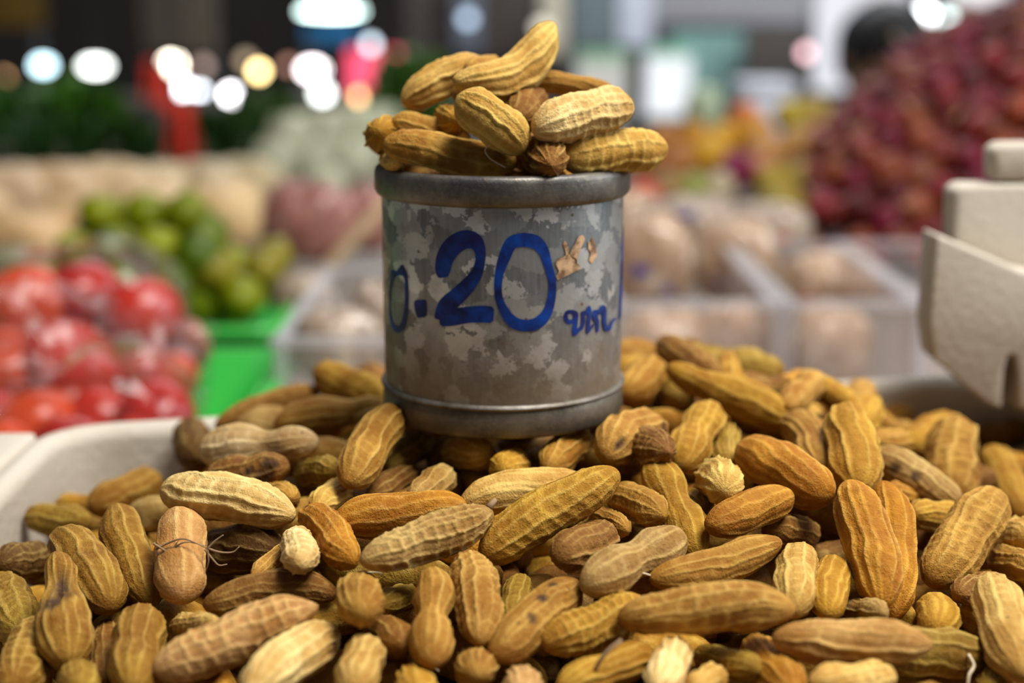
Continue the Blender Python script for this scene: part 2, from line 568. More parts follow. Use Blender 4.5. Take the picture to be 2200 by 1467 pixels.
SC = 2.619
stroke('painted_digit', [[(455, 462, 55), (448, 420, 85), (462, 350, 100), (505, 285, 110), (570, 248, 105), (625, 258, 95), (655, 300, 68), (660, 360, 56), (640, 435, 66), (590, 505, 85), (530, 565, 96), (470, 620, 100), (440, 670, 75), (434, 700, 60)],
                         [(428, 692, 95), (500, 685, 98), (590, 672, 92), (670, 668, 95), (735, 672, 92)]], (780, 420), SC, 'blue painted figure 2')
stroke('painted_digit', [[(905, 248, 78), (835, 268, 72), (795, 350, 66), (765, 450, 48), (762, 560, 44), (795, 650, 52), (850, 715, 66), (920, 732, 66), (985, 715, 66), (1035, 660, 56), (1062, 570, 46), (1064, 480, 44), (1040, 390, 48), (1015, 310, 62), (970, 262, 78), (905, 248, 78)]], (780, 420), SC, 'blue painted figure 0, large')
S2 = 5.24
stroke('painted_digit', [[(180, 620, 175), (262, 690, 48), (278, 860, 40), (272, 1080, 46), (235, 1250, 62), (180, 1300, 70), (118, 1230, 42), (92, 1080, 24), (92, 900, 24), (112, 740, 34), (150, 640, 110)]], (820, 460), S2, 'blue painted figure 0, partly round the side')
stroke('painted_hyphen', [[(430, 965, 140), (438, 1065, 136), (452, 1165, 110)]], (820, 460), S2, 'blue painted dash')
stroke('painted_word', [[(272, 1100, 46), (205, 1108, 46), (186, 1165, 44), (215, 1212, 46), (262, 1205, 44), (290, 1160, 40), (272, 1100, 46)],
                        [(272, 1102, 44), (306, 1125, 46), (300, 1210, 48), (287, 1290, 52), (278, 1370, 36)],
                        [(280, 1360, 40), (330, 1305, 40), (368, 1270, 42), (384, 1185, 44), (376, 1095, 44)],
                        [(376, 1100, 42), (418, 1112, 40), (450, 1048, 34), (455, 1120, 42), (442, 1220, 44), (430, 1345, 30)],
                        [(432, 1335, 28), (470, 1280, 26), (505, 1238, 22)],
                        [(512, 1078, 44), (522, 1170, 60), (545, 1220, 40), (545, 1330, 26)],
                        [(525, 1085, 44), (562, 1112, 46), (602, 1050, 48), (622, 1075, 48), (622, 1200, 46), (642, 1290, 46), (682, 1280, 40), (704, 1220, 26), (755, 1165, 16)]],
       (1180, 460), S2, 'small blue handwritten Thai word')
stroke('painted_line', [[(848, 80, 18), (832, 350, 22), (818, 700, 24), (806, 950, 24), (796, 1180, 26)]], (1180, 460), S2, 'thin blue vertical line at the right edge')

# torn remains of a sticker
k = NT('torn_sticker'); v = k.coord(False)
cst = k.mix(k.range(k.noise(v, 330, 4), 0.4, 0.62), (0.56, 0.36, 0.20), (0.17, 0.085, 0.035))
cst = k.mix(k.range(k.n('SeparateXYZ', {0: v}).outputs[2], 0.0525, 0.0500), cst, (0.70, 0.22, 0.20))
M_STICK = k.done(Base_Color=cst, Roughness=0.6)


def patch(name, poly, off, scale):
    cxy = np.mean(np.array(poly), axis=0)
    V = [on_can(cxy[0] / scale + off[0], cxy[1] / scale + off[1], 0.0003)]
    P = []
    for i in range(len(poly)):
        a = np.array(poly[i]); b = np.array(poly[(i + 1) % len(poly)])
        for q in range(3): P.append(a + (b - a) * q / 3)
    for s in (0.5, 1.0):
        for p in P:
            p = cxy + (p - cxy) * s
            V.append(on_can(p[0] / scale + off[0], p[1] / scale + off[1], 0.0003))
    n = len(P)
    f3 = np.array([(0, 1 + (i + 1) % n, 1 + i) for i in range(n)])
    f4 = np.array([(1 + i, 1 + (i + 1) % n, 1 + n + (i + 1) % n, 1 + n + i) for i in range(n)])
    return link(name, mesh_np(name, np.array(V), [f3, f4], True), M_STICK, tin)


patch('sticker_scrap', [(95, 740), (350, 620), (345, 580), (305, 560), (350, 400), (405, 280), (380, 230), (330, 250), (310, 310), (245, 400), (255, 460), (210, 440), (205, 330), (170, 300), (155, 340), (180, 400), (190, 480), (90, 500), (75, 560), (110, 640), (75, 700)], (1180, 460), S2)
patch('sticker_scrap', [(440, 300), (470, 320), (490, 250), (520, 330), (540, 470), (480, 560), (445, 520), (470, 450), (440, 390)], (1180, 460), S2)

# ------------------------------------------------------------------ peanuts
TONE = dict(U=(0.36, 0.20, 0.028), C=(0.86, 0.65, 0.31), P=(0.69, 0.47, 0.13), Y=(0.50, 0.285, 0.032), T=(0.46, 0.255, 0.048), O=(0.50, 0.235, 0.020),  # U is olive-brown, darkened to imitate the light falling off at left
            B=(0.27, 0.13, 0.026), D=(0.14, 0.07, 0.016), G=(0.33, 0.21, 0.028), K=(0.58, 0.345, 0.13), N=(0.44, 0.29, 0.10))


def pod_geo(L, R, nu=40, nv=64, seed=0, ws=0.12, wc=0.5, tp=0.0, bend=0.0, r=0.10, n=0.35, wr=0.03, beak=0.0, spots=(), hook=0.0, cut=None, roll=None, rounds=2.6, **_):
    g = np.random.RandomState(seed)
    s = np.linspace(0, 1, nv + 2)[1:-1]
    t = 0.62 * (0.5 - 0.5 * np.cos(np.pi * s)) + 0.38 * s
    t = np.clip(t, 0.0015, 0.9985)
    pe = rounds + g.rand() * 0.5
    prof = (1 - np.abs(2 * t - 1) ** pe) ** (1 / 2.15)
    prof = prof * (1 - ws * np.exp(-((t - wc) / 0.14) ** 2)) * (1 + tp * (2 * t - 1))
    if beak: prof = prof * (1 - np.clip((t - 0.80) / 0.20, 0, 1) ** 1.5 * beak)
    prof = prof / prof.max()
    th = np.linspace(0, 2 * np.pi, nu, endpoint=False)
    T, A = np.meshgrid(t, th, indexing='ij')
    ph = g.rand(8) * 6.28
    A2 = A + 0.22 * np.sin(3.1 * T + ph[0]) + 0.05 * np.sin(12 * T + ph[1] + 2 * A) + 0.035 * np.sin(23 * T + ph[2] + 3 * A)
    N = g.randint(9, 12)
    base = np.sort((np.arange(N) + (g.rand(N) - 0.5) * 0.55) * 2 * np.pi / N)
    amp = 0.55 + 0.6 * g.rand(N)
    if roll is not None: A2 = A2 + roll
    A2 = np.mod(A2, 2 * np.pi)
    ext = np.concatenate((base, [base[0] + 2 * np.pi]))
    lo = np.searchsorted(base, A2, side='right') - 1
    a0 = np.where(lo < 0, base[-1] - 2 * np.pi, base[lo]); a1 = np.where(lo < 0, base[0], ext[np.clip(lo, 0, N - 1) + 1])
    k0 = np.where(lo < 0, N - 1, lo); k1 = (k0 + 1) % N
    sig = 0.078
    d0 = A2 - a0; d1 = a1 - A2
    u = d0 / (a1 - a0)
    env = np.clip(np.sin(np.pi * T) * 2.4, 0.22, 1.0)
    lng = (amp[k0] * np.exp(-(d0 / sig) ** 2) + amp[k1] * np.exp(-(d1 / sig) ** 2)) * env
    # broad swelling between the ridges
    nc = 8 + 5 * g.rand(N)
    phk = g.rand(N) * 5; sl = (g.rand(N) - 0.5) * 1.1
    cyc = T * nc[k0] + phk[k0] + sl[k0] * (u - 0.5) + 0.12 * np.sin(9 * T + ph[3])
    ci = np.floor(cyc).astype(int); fr = cyc - ci
    hsh = np.mod(np.sin(ci * 12.9898 + k0 * 78.233 + seed) * 43758.5453, 1.0)
    line = np.exp(-((fr - 0.5) / 0.15) ** 2) * (0.25 + 0.75 * hsh)
    rel = lng + n * line * np.clip(1 - np.exp(-(u * (1 - u)) * 18), 0, 1) * np.clip(np.sin(np.pi * T) * 2.2, 0, 1)
    rel = np.clip(rel, 0, 1.15)
    lump = sum(np.sin(f1 * T + f2 * A + p_) for f1, f2, p_ in ((7, 1, ph[4]), (13, 2, ph[5]), (21, 3, ph[6]), (17, -2, ph[7]))) * 0.35
    dent = np.zeros_like(T)
    for _d in range(5):
        tc_, ac_, dp_ = g.rand(), g.rand() * 6.28, (g.rand() - .42) * .24
        da_ = np.mod(A - ac_ + np.pi, 2 * np.pi) - np.pi
        dent += dp_ * np.exp(-((T - tc_) / .15) ** 2 - (da_ / .9) ** 2)
    broad = 0.35 * np.sin(np.pi * np.clip(u, 0, 1)) * env
    rr = R * prof[:, None] * (1 + r * 1.9 * (rel + broad - 0.5) + wr * 1.3 * lump - dent)
    st = np.zeros_like(T)
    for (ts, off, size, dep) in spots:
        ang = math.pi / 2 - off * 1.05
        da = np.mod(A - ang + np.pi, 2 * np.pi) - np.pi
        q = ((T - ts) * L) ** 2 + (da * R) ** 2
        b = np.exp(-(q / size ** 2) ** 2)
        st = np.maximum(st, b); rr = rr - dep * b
    X = (T - 0.5) * L
    cy = bend * (1 - (2 * T - 1) ** 2) + R * 0.07 * np.sin(5.5 * T + ph[4]) * np.sin(np.pi * T) + hook * R * np.exp(-((1 - T) / 0.13) ** 2)
    Yc = rr * np.cos(A) + cy
    Zc = rr * np.sin(A) * 0.96
    V = np.stack((X, Yc, Zc), -1).reshape(-1, 3)
    if cut is not None:
        # broken shell: rings up to t = cut, then the wall turns inward and back
        m = int(np.searchsorted(t, cut)); jag = 0.03 * np.sin(5 * th + ph[0]) + 0.02 * np.sin(9 * th + ph[1])
        G = np.stack((X, Yc, Zc), -1)[:m].copy(); G[-1, :, 0] += jag * L; G[-2, :, 0] += jag * L * 0.5
        ctr = np.stack((X, cy, 0 * X), -1)[:m]
        I = ctr + (G - ctr) * 0.90; I[0] = G[0]; I[:, :, 0] = G[:, :, 0] + (0.0006 if True else 0)
        V = np.concatenate((G.reshape(-1, 3), I[::-1].reshape(-1, 3)))
        relf = np.concatenate((rel[:m], 0 * rel[:m])); stf = np.concatenate((st[:m], 0.75 + 0 * st[:m]))  # inner wall coloured dark, the way a hollow looks
        n2 = 2 * m
    else:
        relf, stf, n2 = rel, st, nv
    c0 = V[:nu].mean(0); c1 = V[-nu:].mean(0)
    nvv = len(V)
    V = np.concatenate((V, [c0 + (0 if cut else 1) * np.array((-0.0004, 0, 0)), c1 + (0 if cut else 1) * np.array((0.0004, 0, 0))]))
    j = np.arange(nu)
    tri = np.concatenate((np.stack((np.full(nu, nvv), (j + 1) % nu, j), -1), np.stack((np.full(nu, nvv + 1), nvv - nu + j, nvv - nu + (j + 1) % nu), -1)))
    F = [grid_faces(n2, nu)[:, ::-1], tri[:, ::-1]]
    F = [grid_faces(n2, nu), tri]
    return V, F, np.concatenate((relf.ravel(), [0.2, 0.2])), np.concatenate((stf.ravel(), [0.3, 0.3]))


# heap surface: control heights (x, y, z relative to the tin's base)
CTRL = np.array([(0, .34, -.035), (.06, .34, -.035), (-.06, .34, -.037), (0, .40, -.018), (0, .44, -.008), (0, .485, -.006), (-.045, .485, -.006), (.045, .485, -.005),
                 (-.12, .34, -.044), (-.12, .42, -.030), (-.155, .455, -.036), (-.16, .50, -.048), (-.128, .53, -.024), (-.15, .53, -.048), (-.135, .50, -.042), (-.07, .56, -.008), (0, .56, -.004), (.06, .56, .009), (.075, .575, .010), (.095, .55, .004),
                 (.10, .57, .004), (.13, .575, -.018), (.17, .57, -.030), (.15, .34, -.047), (.16, .42, -.036), (.18, .48, -.034), (.10, .42, -.022), (.10, .48, -.010), (.08, .36, -.033),
                 (-.08, .45, -.014), (-.08, .38, -.030), (-.09, .50, -.011), (-.09, .545, -.012), (0, .60, -.030), (.10, .61, -.035), (-.08, .60, -.03), (.24, .42, -.060), (.23, .52, -.055), (.20, .60, -.05),
                 (-.17, .40, -.048), (0, .28, -.062), (.14, .28, -.066), (-.14, .28, -.066), (.06, .45, -.006), (.22, .34, -.06), (-.05, .41, -.018), (.05, .40, -.019)])


def surf(x, y):
    x = np.asarray(x, float); y = np.asarray(y, float)
    d2 = (x[..., None] - CTRL[:, 0]) ** 2 + (y[..., None] - CTRL[:, 1]) ** 2
    w = np.exp(-d2 / (2 * 0.024 ** 2)) + 1e-5 / (d2 + 1e-3)
    return Z0 + (w * CTRL[:, 2]).sum(-1) / w.sum(-1) - 0.004


def hit(px, py, lift):
    d = ray(px, py)
    s = np.linspace(0.24, 0.72, 600) / d[1]
    P = CAM + d * s[:, None]
    f = P[:, 2] - (surf(P[:, 0], P[:, 1]) + lift)
    i = np.where(f < 0)[0]
    if len(i) == 0 or i[0] == 0:
        return P[np.argmin(np.abs(f))]
    i = i[0]; u = f[i - 1] / (f[i - 1] - f[i])
    return P[i - 1] + (P[i] - P[i - 1]) * u


# (label, x1, y1, x2, y2, width, lift mm, tone, options): ends and width as the photograph shows them
PILE = [
 ("dark olive peanut pod at the heap's back left edge against the foam rim", 392, 905, 440, 1000, 84, 1, 'D', dict(ws=.1, sp=.6)),
 ("speckled pale peanut pod pinched in two, left of the can", 430, 968, 682, 948, 100, 8, 'C', dict(ws=.42, wc=.6, tp=-.14, sp=1, n=.2, r=.07)),
 ("long brown peanut pod along the heap's back edge above the speckled pale one", 465, 915, 690, 838, 52, 0, 'B', dict(bend=8)),
 ("pointed ochre peanut pod sticking up behind the can's left side", 672, 792, 830, 868, 84, 4, 'Y', dict(ws=.05, tp=.1)),
 ("blurred brown peanut pod end peeping out behind the can's left edge", 770, 790, 830, 845, 72, -1, 'B', dict(ws=0)),
 ("smooth tan double peanut pod just behind the speckled pale one", 590, 915, 830, 868, 84, 2, 'T', dict(ws=.3, wc=.7, tp=-.2, n=.1)),
 ("upright bright tan peanut pod leaning on the can's lower left", 745, 1040, 852, 872, 88, 8, 'T', dict(ws=.08, n=.15)),
 ("burnt brown peanut pod with black blotches, left of the can", 440, 1035, 620, 1000, 82, 7, 'B', dict(ws=.1, wr=.06, sp=.5, spots=[(.78, -.3, .0035, .0006), (.85, .3, .003, .0004), (.5, -.6, .002, .0003), (.62, .2, .0018, .0003)])),
 ("olive peanut pod half hidden beneath the upright bright tan one", 632, 1018, 738, 1010, 62, 2, 'G', dict(ws=.1)),
 ("large bright cream peanut pod with a starred end, left of centre", 345, 1050, 632, 1108, 102, 15, 'C', dict(ws=.05, tp=-.1, bend=6, n=.25, r=.10, L=46)),
 ("small ochre peanut pod showing behind the large cream one's right end", 560, 1062, 640, 1072, 62, 4, 'T', {}),
 ("pale yellow peanut pod end jutting up left of the orange pod", 672, 1098, 752, 1036, 62, 6, 'P', dict(ws=.1)),
 ("curled brown peanut pod twisted round beside the small wrinkled cream one", 650, 1088, 748, 1222, 78, 8, 'O', dict(bend=14, wr=.07, spots=[(.1, .1, .002, .0005)], hook=.4)),
 ("small wrinkled cream peanut pod standing on end", 645, 1228, 638, 1128, 76, 13, 'C', dict(ws=0, tp=-.1, wr=.05, n=.6, r=.12, L=34)),
 ("thin ochre peanut pod stub below the small wrinkled cream one", 545, 1238, 640, 1170, 42, 4, 'T', dict(bend=4)),
 ("long smooth orange peanut pod with a purple scar", 716, 1122, 1005, 1090, 98, 9, 'O', dict(ws=.06, n=.08, r=.04, wr=.035, bend=6)),
 ("netted tan peanut pod with a dark stalk tip, in front of the orange one", 778, 1205, 1062, 1098, 92, 15, 'N', dict(ws=.08, wc=.35, n=.75, r=.13, bend=-8, stem=1, L=44)),
 ("long pale yellow peanut pod in front of the can's base", 990, 1082, 1265, 1036, 86, 5, 'P', dict(ws=.08, n=.1, r=.07, bend=6)),
 ("large golden peanut pod leaning diagonally, right of the netted one", 1035, 1196, 1332, 1012, 108, 11, 'Y', dict(ws=.05, tp=-.08, n=.5, r=.07, bend=5, L=50)),
 ("brown peanut pod tucked under the large golden one", 1190, 1205, 1322, 1138, 92, 4, 'B', dict(ws=.05)),
 ("greyish tan peanut pod with a narrow waist, right of centre", 1252, 1262, 1474, 1148, 106, 11, 'N', dict(ws=.3, wc=.52, n=.3, r=.05, L=42)),
 ("tapering tan peanut pod trailing a pale fibre", 1400, 1245, 1682, 1162, 84, 10, 'T', dict(ws=.04, tp=-.08, n=.12, bend=-10, thread=1, r=.08)),
 ("long netted tan peanut pod in the right foreground", 1330, 1328, 1702, 1306, 106, 13, 'T', dict(ws=.14, wc=.3, n=.7, r=.07, bend=10, hook=0)),
 ("long wrinkled pale brown peanut pod with a purplish tip, front right", 1662, 1372, 1998, 1386, 96, 13, 'K', dict(ws=.03, n=.2, r=.10, wr=.035, beak=.25)),
 ("yellowish peanut pod with pale netting below the narrow-waisted one", 1168, 1385, 1395, 1296, 96, 6, 'Y', dict(ws=.12, n=.8, r=.09)),
 ("dark-spotted tan peanut pod lying steeply in the front centre", 1060, 1412, 1246, 1248, 100, 8, 'T', dict(ws=.05, n=.15, sp=1, spots=[(.55, .5, .0018, .0002), (.35, .1, .0016, .0002), (.72, .7, .0016, .0002)])),
 ("netted brown peanut pod hanging below the stalked one", 1000, 1182, 1034, 1384, 98, 10, 'T', dict(ws=.08, n=.7, r=.11, bend=10, L=40)),
 ("amber peanut pod shaped like a figure eight, front centre", 930, 1218, 928, 1428, 96, 12, 'T', dict(ws=.42, wc=.5, n=.12, r=.08, L=40, beak=.0)),
 ("round amber peanut pod end with a curled stalk thread", 772, 1340, 776, 1228, 98, 12, 'T', dict(ws=0, n=.4, r=.09, wr=.05, tail=1, L=34)),
 ("dark brown round peanut pod end under the figure eight one", 786, 1340, 884, 1395, 88, 4, 'B', dict(ws=0, n=.1, r=.05)),
 ("pale smooth peanut pod rising from the bottom edge, left of centre", 758, 1500, 792, 1366, 98, 10, 'P', dict(ws=.15, n=.1, r=.07)),
 ("cream peanut pod with strong pale ridges at the bottom edge", 535, 1490, 728, 1352, 100, 12, 'C', dict(ws=.03, n=.2, r=.14, bend=10, L=46)),
 ("pinkish tan peanut pod covered in pale nubs, front left", 338, 1440, 682, 1302, 110, 13, 'K', dict(ws=.0, tp=.02, n=.9, r=.07, beak=.45, bend=4)),
 ("long dark brown peanut pod lying above the nubby pinkish one", 440, 1300, 722, 1258, 80, 7, 'B', dict(ws=.05, n=.5, r=.07, bend=10, hook=-.3)),
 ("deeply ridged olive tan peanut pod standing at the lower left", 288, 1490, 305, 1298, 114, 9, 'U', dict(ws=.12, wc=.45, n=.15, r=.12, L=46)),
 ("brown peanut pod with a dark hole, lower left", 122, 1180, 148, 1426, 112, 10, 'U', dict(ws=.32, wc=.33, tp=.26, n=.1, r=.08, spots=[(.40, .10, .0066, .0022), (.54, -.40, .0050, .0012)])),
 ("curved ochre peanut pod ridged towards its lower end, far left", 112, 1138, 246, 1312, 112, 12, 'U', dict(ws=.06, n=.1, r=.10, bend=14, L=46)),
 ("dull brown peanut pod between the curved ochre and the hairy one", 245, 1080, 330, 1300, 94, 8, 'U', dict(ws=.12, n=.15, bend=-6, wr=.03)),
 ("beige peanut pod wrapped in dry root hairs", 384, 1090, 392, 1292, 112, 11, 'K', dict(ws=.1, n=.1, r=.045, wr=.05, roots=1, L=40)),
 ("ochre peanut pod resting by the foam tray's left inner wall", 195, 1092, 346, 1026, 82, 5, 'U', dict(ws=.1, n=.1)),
 ("olive yellow peanut pod touching the tray's left rim", 55, 1110, 195, 1122, 66, 4, 'G', dict(ws=.06)),
 ("pale olive peanut pod lying up against the left back of the tray", 120, 1085, 260, 1080, 50, 1, 'Y', dict(ws=.2)),
 ("dark brown peanut pod at the left border below the tray rim", -5, 1215, 108, 1192, 82, 5, 'D', dict(n=.4)),
 ("dull olive peanut pod cut by the left border", -20, 1240, 62, 1372, 108, 7, 'G', dict(ws=.1, n=.4)),
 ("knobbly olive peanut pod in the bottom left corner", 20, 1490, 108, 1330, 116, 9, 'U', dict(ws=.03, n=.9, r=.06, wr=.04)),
 ("small olive peanut pod end at the bottom edge near the left corner", 165, 1510, 178, 1418, 88, 6, 'G', dict(ws=0)),
 ("dark brown peanut pod standing in shade beside the deeply ridged one", 232, 1330, 222, 1470, 62, 0, 'B', dict(n=.2)),
 ("crinkled straw peanut pod peeping over the nubby pinkish one", 366, 1352, 470, 1340, 56, 5, 'P', dict(wr=.06, n=.6)),
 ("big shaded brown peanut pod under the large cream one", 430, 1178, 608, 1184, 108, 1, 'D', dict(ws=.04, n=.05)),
 ("pale peanut pod end facing out from under the can's base", 950, 968, 1062, 975, 78, 1, 'P', dict(ws=0, r=.09, L=32)),
 ("round fuzzy amber peanut pod end below the can's front", 1088, 1005, 1105, 1000, 82, 2, 'Y', dict(ws=0, n=.5, L=30)),
 ("short tan peanut pod leaning on the can's lower right front", 1170, 1012, 1262, 925, 76, 4, 'T', dict(ws=.04)),
 ("pointed dusty pale peanut pod behind the smooth orange one", 880, 1072, 975, 1015, 72, 4, 'N', dict(ws=0, tp=.15, n=.4, wr=.05)),
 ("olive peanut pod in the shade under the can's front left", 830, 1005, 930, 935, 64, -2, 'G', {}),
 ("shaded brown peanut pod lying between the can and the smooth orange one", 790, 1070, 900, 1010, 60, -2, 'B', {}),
 ("arched ochre peanut pod with black holes, right of the can's base", 1290, 985, 1436, 925, 104, 7, 'T', dict(bend=26, ws=.08, n=.15, spots=[(.08, .1, .0026, .0008), (.80, -.25, .003, .0009)], L=42)),
 ("shrivelled brown peanut pod with a tail under the arched one", 1338, 950, 1450, 975, 84, 9, 'B', dict(ws=0, n=.6, wr=.07, beak=.6, r=.12, L=34)),
 ("blurred tan peanut pod against the can's right side", 1335, 860, 1425, 778, 86, 2, 'T', dict(ws=.05)),
 ("ochre peanut pod end glimpsed behind the can's right edge", 1325, 800, 1385, 790, 66, -4, 'Y', {}),
 ("brown peanut pod topping the heap behind the can's right side", 1412, 728, 1545, 815, 66, 5, 'B', dict(ws=.08, beak=.1)),
 ("slim ochre peanut pod standing upright at the heap's back", 1560, 755, 1574, 840, 54, 6, 'Y', dict(ws=.05, L=36)),
 ("long pale gold peanut pod sloping down from the heap's back right", 1432, 788, 1708, 908, 92, 9, 'Y', dict(ws=.2, wc=.25, tp=.14, n=.12, L=50)),
 ("ochre double peanut pod below the long pale gold one's middle", 1460, 1010, 1535, 862, 88, 5, 'Y', dict(ws=.24, wc=.52, n=.3, L=42)),
 ("shaded olive peanut pod beside the ochre double one", 1558, 910, 1565, 1010, 62, 1, 'G', {}),
 ("amber hourglass peanut pod above the narrow-waisted one", 1400, 978, 1500, 1192, 92, 6, 'Y', dict(ws=.36, wc=.5, n=.08, L=46, r=.05)),
 ("tan peanut pod with a frayed tail, right of the large golden one", 1305, 1055, 1432, 1112, 78, 5, 'T', dict(beak=.35, n=.3)),
 ("round fluted pale peanut pod end pointing at the viewer", 1540, 1025, 1552, 1045, 98, 8, 'P', dict(ws=0, r=.10, n=.05, L=34)),
 ("plump orange tan peanut pod beyond the round fluted end", 1585, 958, 1782, 1066, 112, 9, 'O', dict(ws=.02, n=.08, r=.07, L=44)),
 ("shiny orange peanut pod with a puckered end", 1520, 1132, 1704, 1062, 82, 8, 'O', dict(ws=.03, n=.15, r=.08)),
 ("curved brown peanut pod behind the plump orange tan one", 1690, 890, 1772, 1020, 88, 3, 'T', dict(bend=12, n=.05)),
 ("dim brown peanut pod along the back rim, right of the upright one", 1595, 838, 1712, 832, 50, 1, 'B', {}),
 ("rough ochre peanut pod propped up at the back rim", 1682, 880, 1762, 802, 66, 4, 'T', dict(wr=.05)),
 ("amber peanut pod sloping under the tray's back rim", 1730, 820, 1838, 872, 62, 2, 'Y', {}),
 ("upright olive tan peanut pod with broad ribs, right of the plump orange tan one", 1815, 868, 1845, 1064, 110, 9, 'Y', dict(ws=.08, n=.05, r=.10, L=44)),
 ("ochre peanut pod standing behind the broad ribbed upright one", 1830, 930, 1882, 850, 80, 3, 'Y', dict(ws=.02)),
 ("short amber peanut pod nearest the foam slab's shadow", 1902, 925, 1975, 848, 62, 3, 'O', dict(ws=.02)),
 ("smooth ochre peanut pod beside a dark hollow at the back right", 1940, 962, 2068, 905, 88, 5, 'Y', dict(ws=0, n=.02)),
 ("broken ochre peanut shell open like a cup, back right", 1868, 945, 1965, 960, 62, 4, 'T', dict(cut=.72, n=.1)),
 ("straight tan peanut pod with dark flecks, sloping at the right", 1868, 972, 2062, 1084, 84, 6, 'N', dict(ws=.02, sp=1, spots=[(.3, -.1, .002, .0003), (.5, .1, .002, .0003)])),
 ("dusty ochre peanut pod standing over the flecked sloping one", 2052, 892, 2042, 1085, 112, 11, 'T', dict(ws=.05, n=.5, wr=.05, sp=.6, L=42)),
 ("orange peanut pod lying steeply, left one of the front right pair", 1822, 1030, 1898, 1298, 104, 9, 'O', dict(ws=.05, n=.08, bend=8, L=47)),
 ("amber peanut pod close behind its orange twin at the right", 1898, 1030, 1918, 1325, 92, 4, 'O', dict(ws=.05, n=.05, bend=16, L=50)),
 ("ribbed ochre peanut pod lying level between the two big slanting ones", 1950, 1105, 2066, 1112, 66, 4, 'Y', dict(r=.1)),
 ("large dusty tan peanut pod slanting up at the right", 1998, 1255, 2152, 1052, 112, 11, 'T', dict(ws=.08, n=.35, sp=.6, L=48)),
 ("ochre peanut pod curving down the right border", 2120, 960, 2196, 1110, 80, 4, 'Y', dict(bend=8)),
 ("fluted pale peanut pod cut by the right border", 2145, 1150, 2240, 1158, 88, 8, 'P', dict(r=.12)),
 ("smooth brown peanut pod under the fluted one at the right border", 2132, 1192, 2240, 1235, 72, 5, 'T', dict(n=.05)),
 ("big ridged straw peanut pod with dark specks, bottom right", 2128, 1232, 2200, 1452, 108, 12, 'P', dict(ws=.08, n=.1, r=.11, sp=1, bend=-10, L=50)),
 ("smooth olive yellow peanut pod end with one deep groove, lower right", 2012, 1380, 2010, 1275, 96, 5, 'Y', dict(ws=0, n=.02, r=.05)),
 ("shaded olive peanut pod behind the long wrinkled pale brown one", 1890, 1400, 2122, 1410, 106, 5, 'G', dict(ws=.12, n=.2, thread2=1)),
 ("pale peanut pod with a starred top, above the long wrinkled one", 1700, 1322, 1722, 1165, 92, 7, 'P', dict(ws=.04, n=.25, r=.09, L=38)),
 ("bright amber peanut pod standing right of the star-topped pale one", 1778, 1330, 1795, 1192, 84, 5, 'Y', dict(ws=.08, n=.03, r=.04, L=38)),
 ("dull straw peanut pod wedged below the orange pair", 1812, 1310, 1905, 1318, 56, 2, 'N', {}),
 ("amber brown peanut pod running off the bottom edge, right of centre", 1605, 1372, 1712, 1500, 92, 5, 'O', dict(n=.1)),
 ("spotted cream peanut pod poking up at the bottom edge", 1408, 1490, 1468, 1372, 82, 10, 'C', dict(sp=1, r=.11, L=36)),
 ("golden peanut pod with a dry twig lying on it, bottom edge", 1200, 1482, 1405, 1398, 86, 7, 'Y', dict(n=.1, twig=1)),
 ("dull tan peanut pod below the long netted one", 1490, 1405, 1632, 1440, 66, 2, 'G', {}),
 ("ragged straw peanut pod at the bottom edge under the wrinkled one", 1742, 1470, 1925, 1452, 80, 9, 'P', dict(wr=.07, n=.4)),
 ("crumpled ochre peanut pod end at the bottom edge beside the spotted cream one", 1478, 1480, 1562, 1448, 66, 6, 'P', dict(wr=.06)),
 ("fuzzy amber peanut pod tip rising from the bottom edge, left of centre", 890, 1520, 898, 1438, 92, 7, 'Y', dict(n=.4, tail=.5)),
 ("wrinkled tan peanut pod below the netted brown hanging one", 1015, 1385, 1030, 1470, 90, 6, 'T', dict(wr=.05, n=.4)),
 ("dusty round peanut pod end at the bottom edge, front centre", 1118, 1520, 1122, 1444, 88, 8, 'K', dict(n=.4)),
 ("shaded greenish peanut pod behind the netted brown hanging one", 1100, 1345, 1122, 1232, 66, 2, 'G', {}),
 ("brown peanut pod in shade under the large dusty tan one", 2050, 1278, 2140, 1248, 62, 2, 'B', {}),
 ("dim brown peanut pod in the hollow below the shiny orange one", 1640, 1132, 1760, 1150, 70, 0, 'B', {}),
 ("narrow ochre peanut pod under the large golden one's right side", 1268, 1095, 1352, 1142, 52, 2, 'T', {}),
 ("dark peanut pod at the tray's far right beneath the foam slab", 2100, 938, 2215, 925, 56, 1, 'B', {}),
 ("amber peanut pod at the right border below the foam slab's shadow", 2130, 990, 2215, 1015, 66, 3, 'O', {}),
 ("dark olive peanut pod between the curled thread end and the figure eight", 800, 1300, 900, 1275, 62, -1, 'G', {}),
 ("olive peanut pod cut by the bottom right corner", 2110, 1500, 2180, 1440, 84, 6, 'G', dict(n=.3)),
 ("shaded brown peanut pod between the round end and the plump orange tan one", 1600, 1075, 1720, 1040, 60, -1, 'B', {}),
 ("ochre peanut pod half covered by the flecked sloping one", 1900, 1050, 1990, 1085, 54, 0, 'O', {}),
 ("dull ochre peanut pod low between the hourglass and the fluted end", 1480, 1060, 1525, 1100, 56, 0, 'G', {}),
]

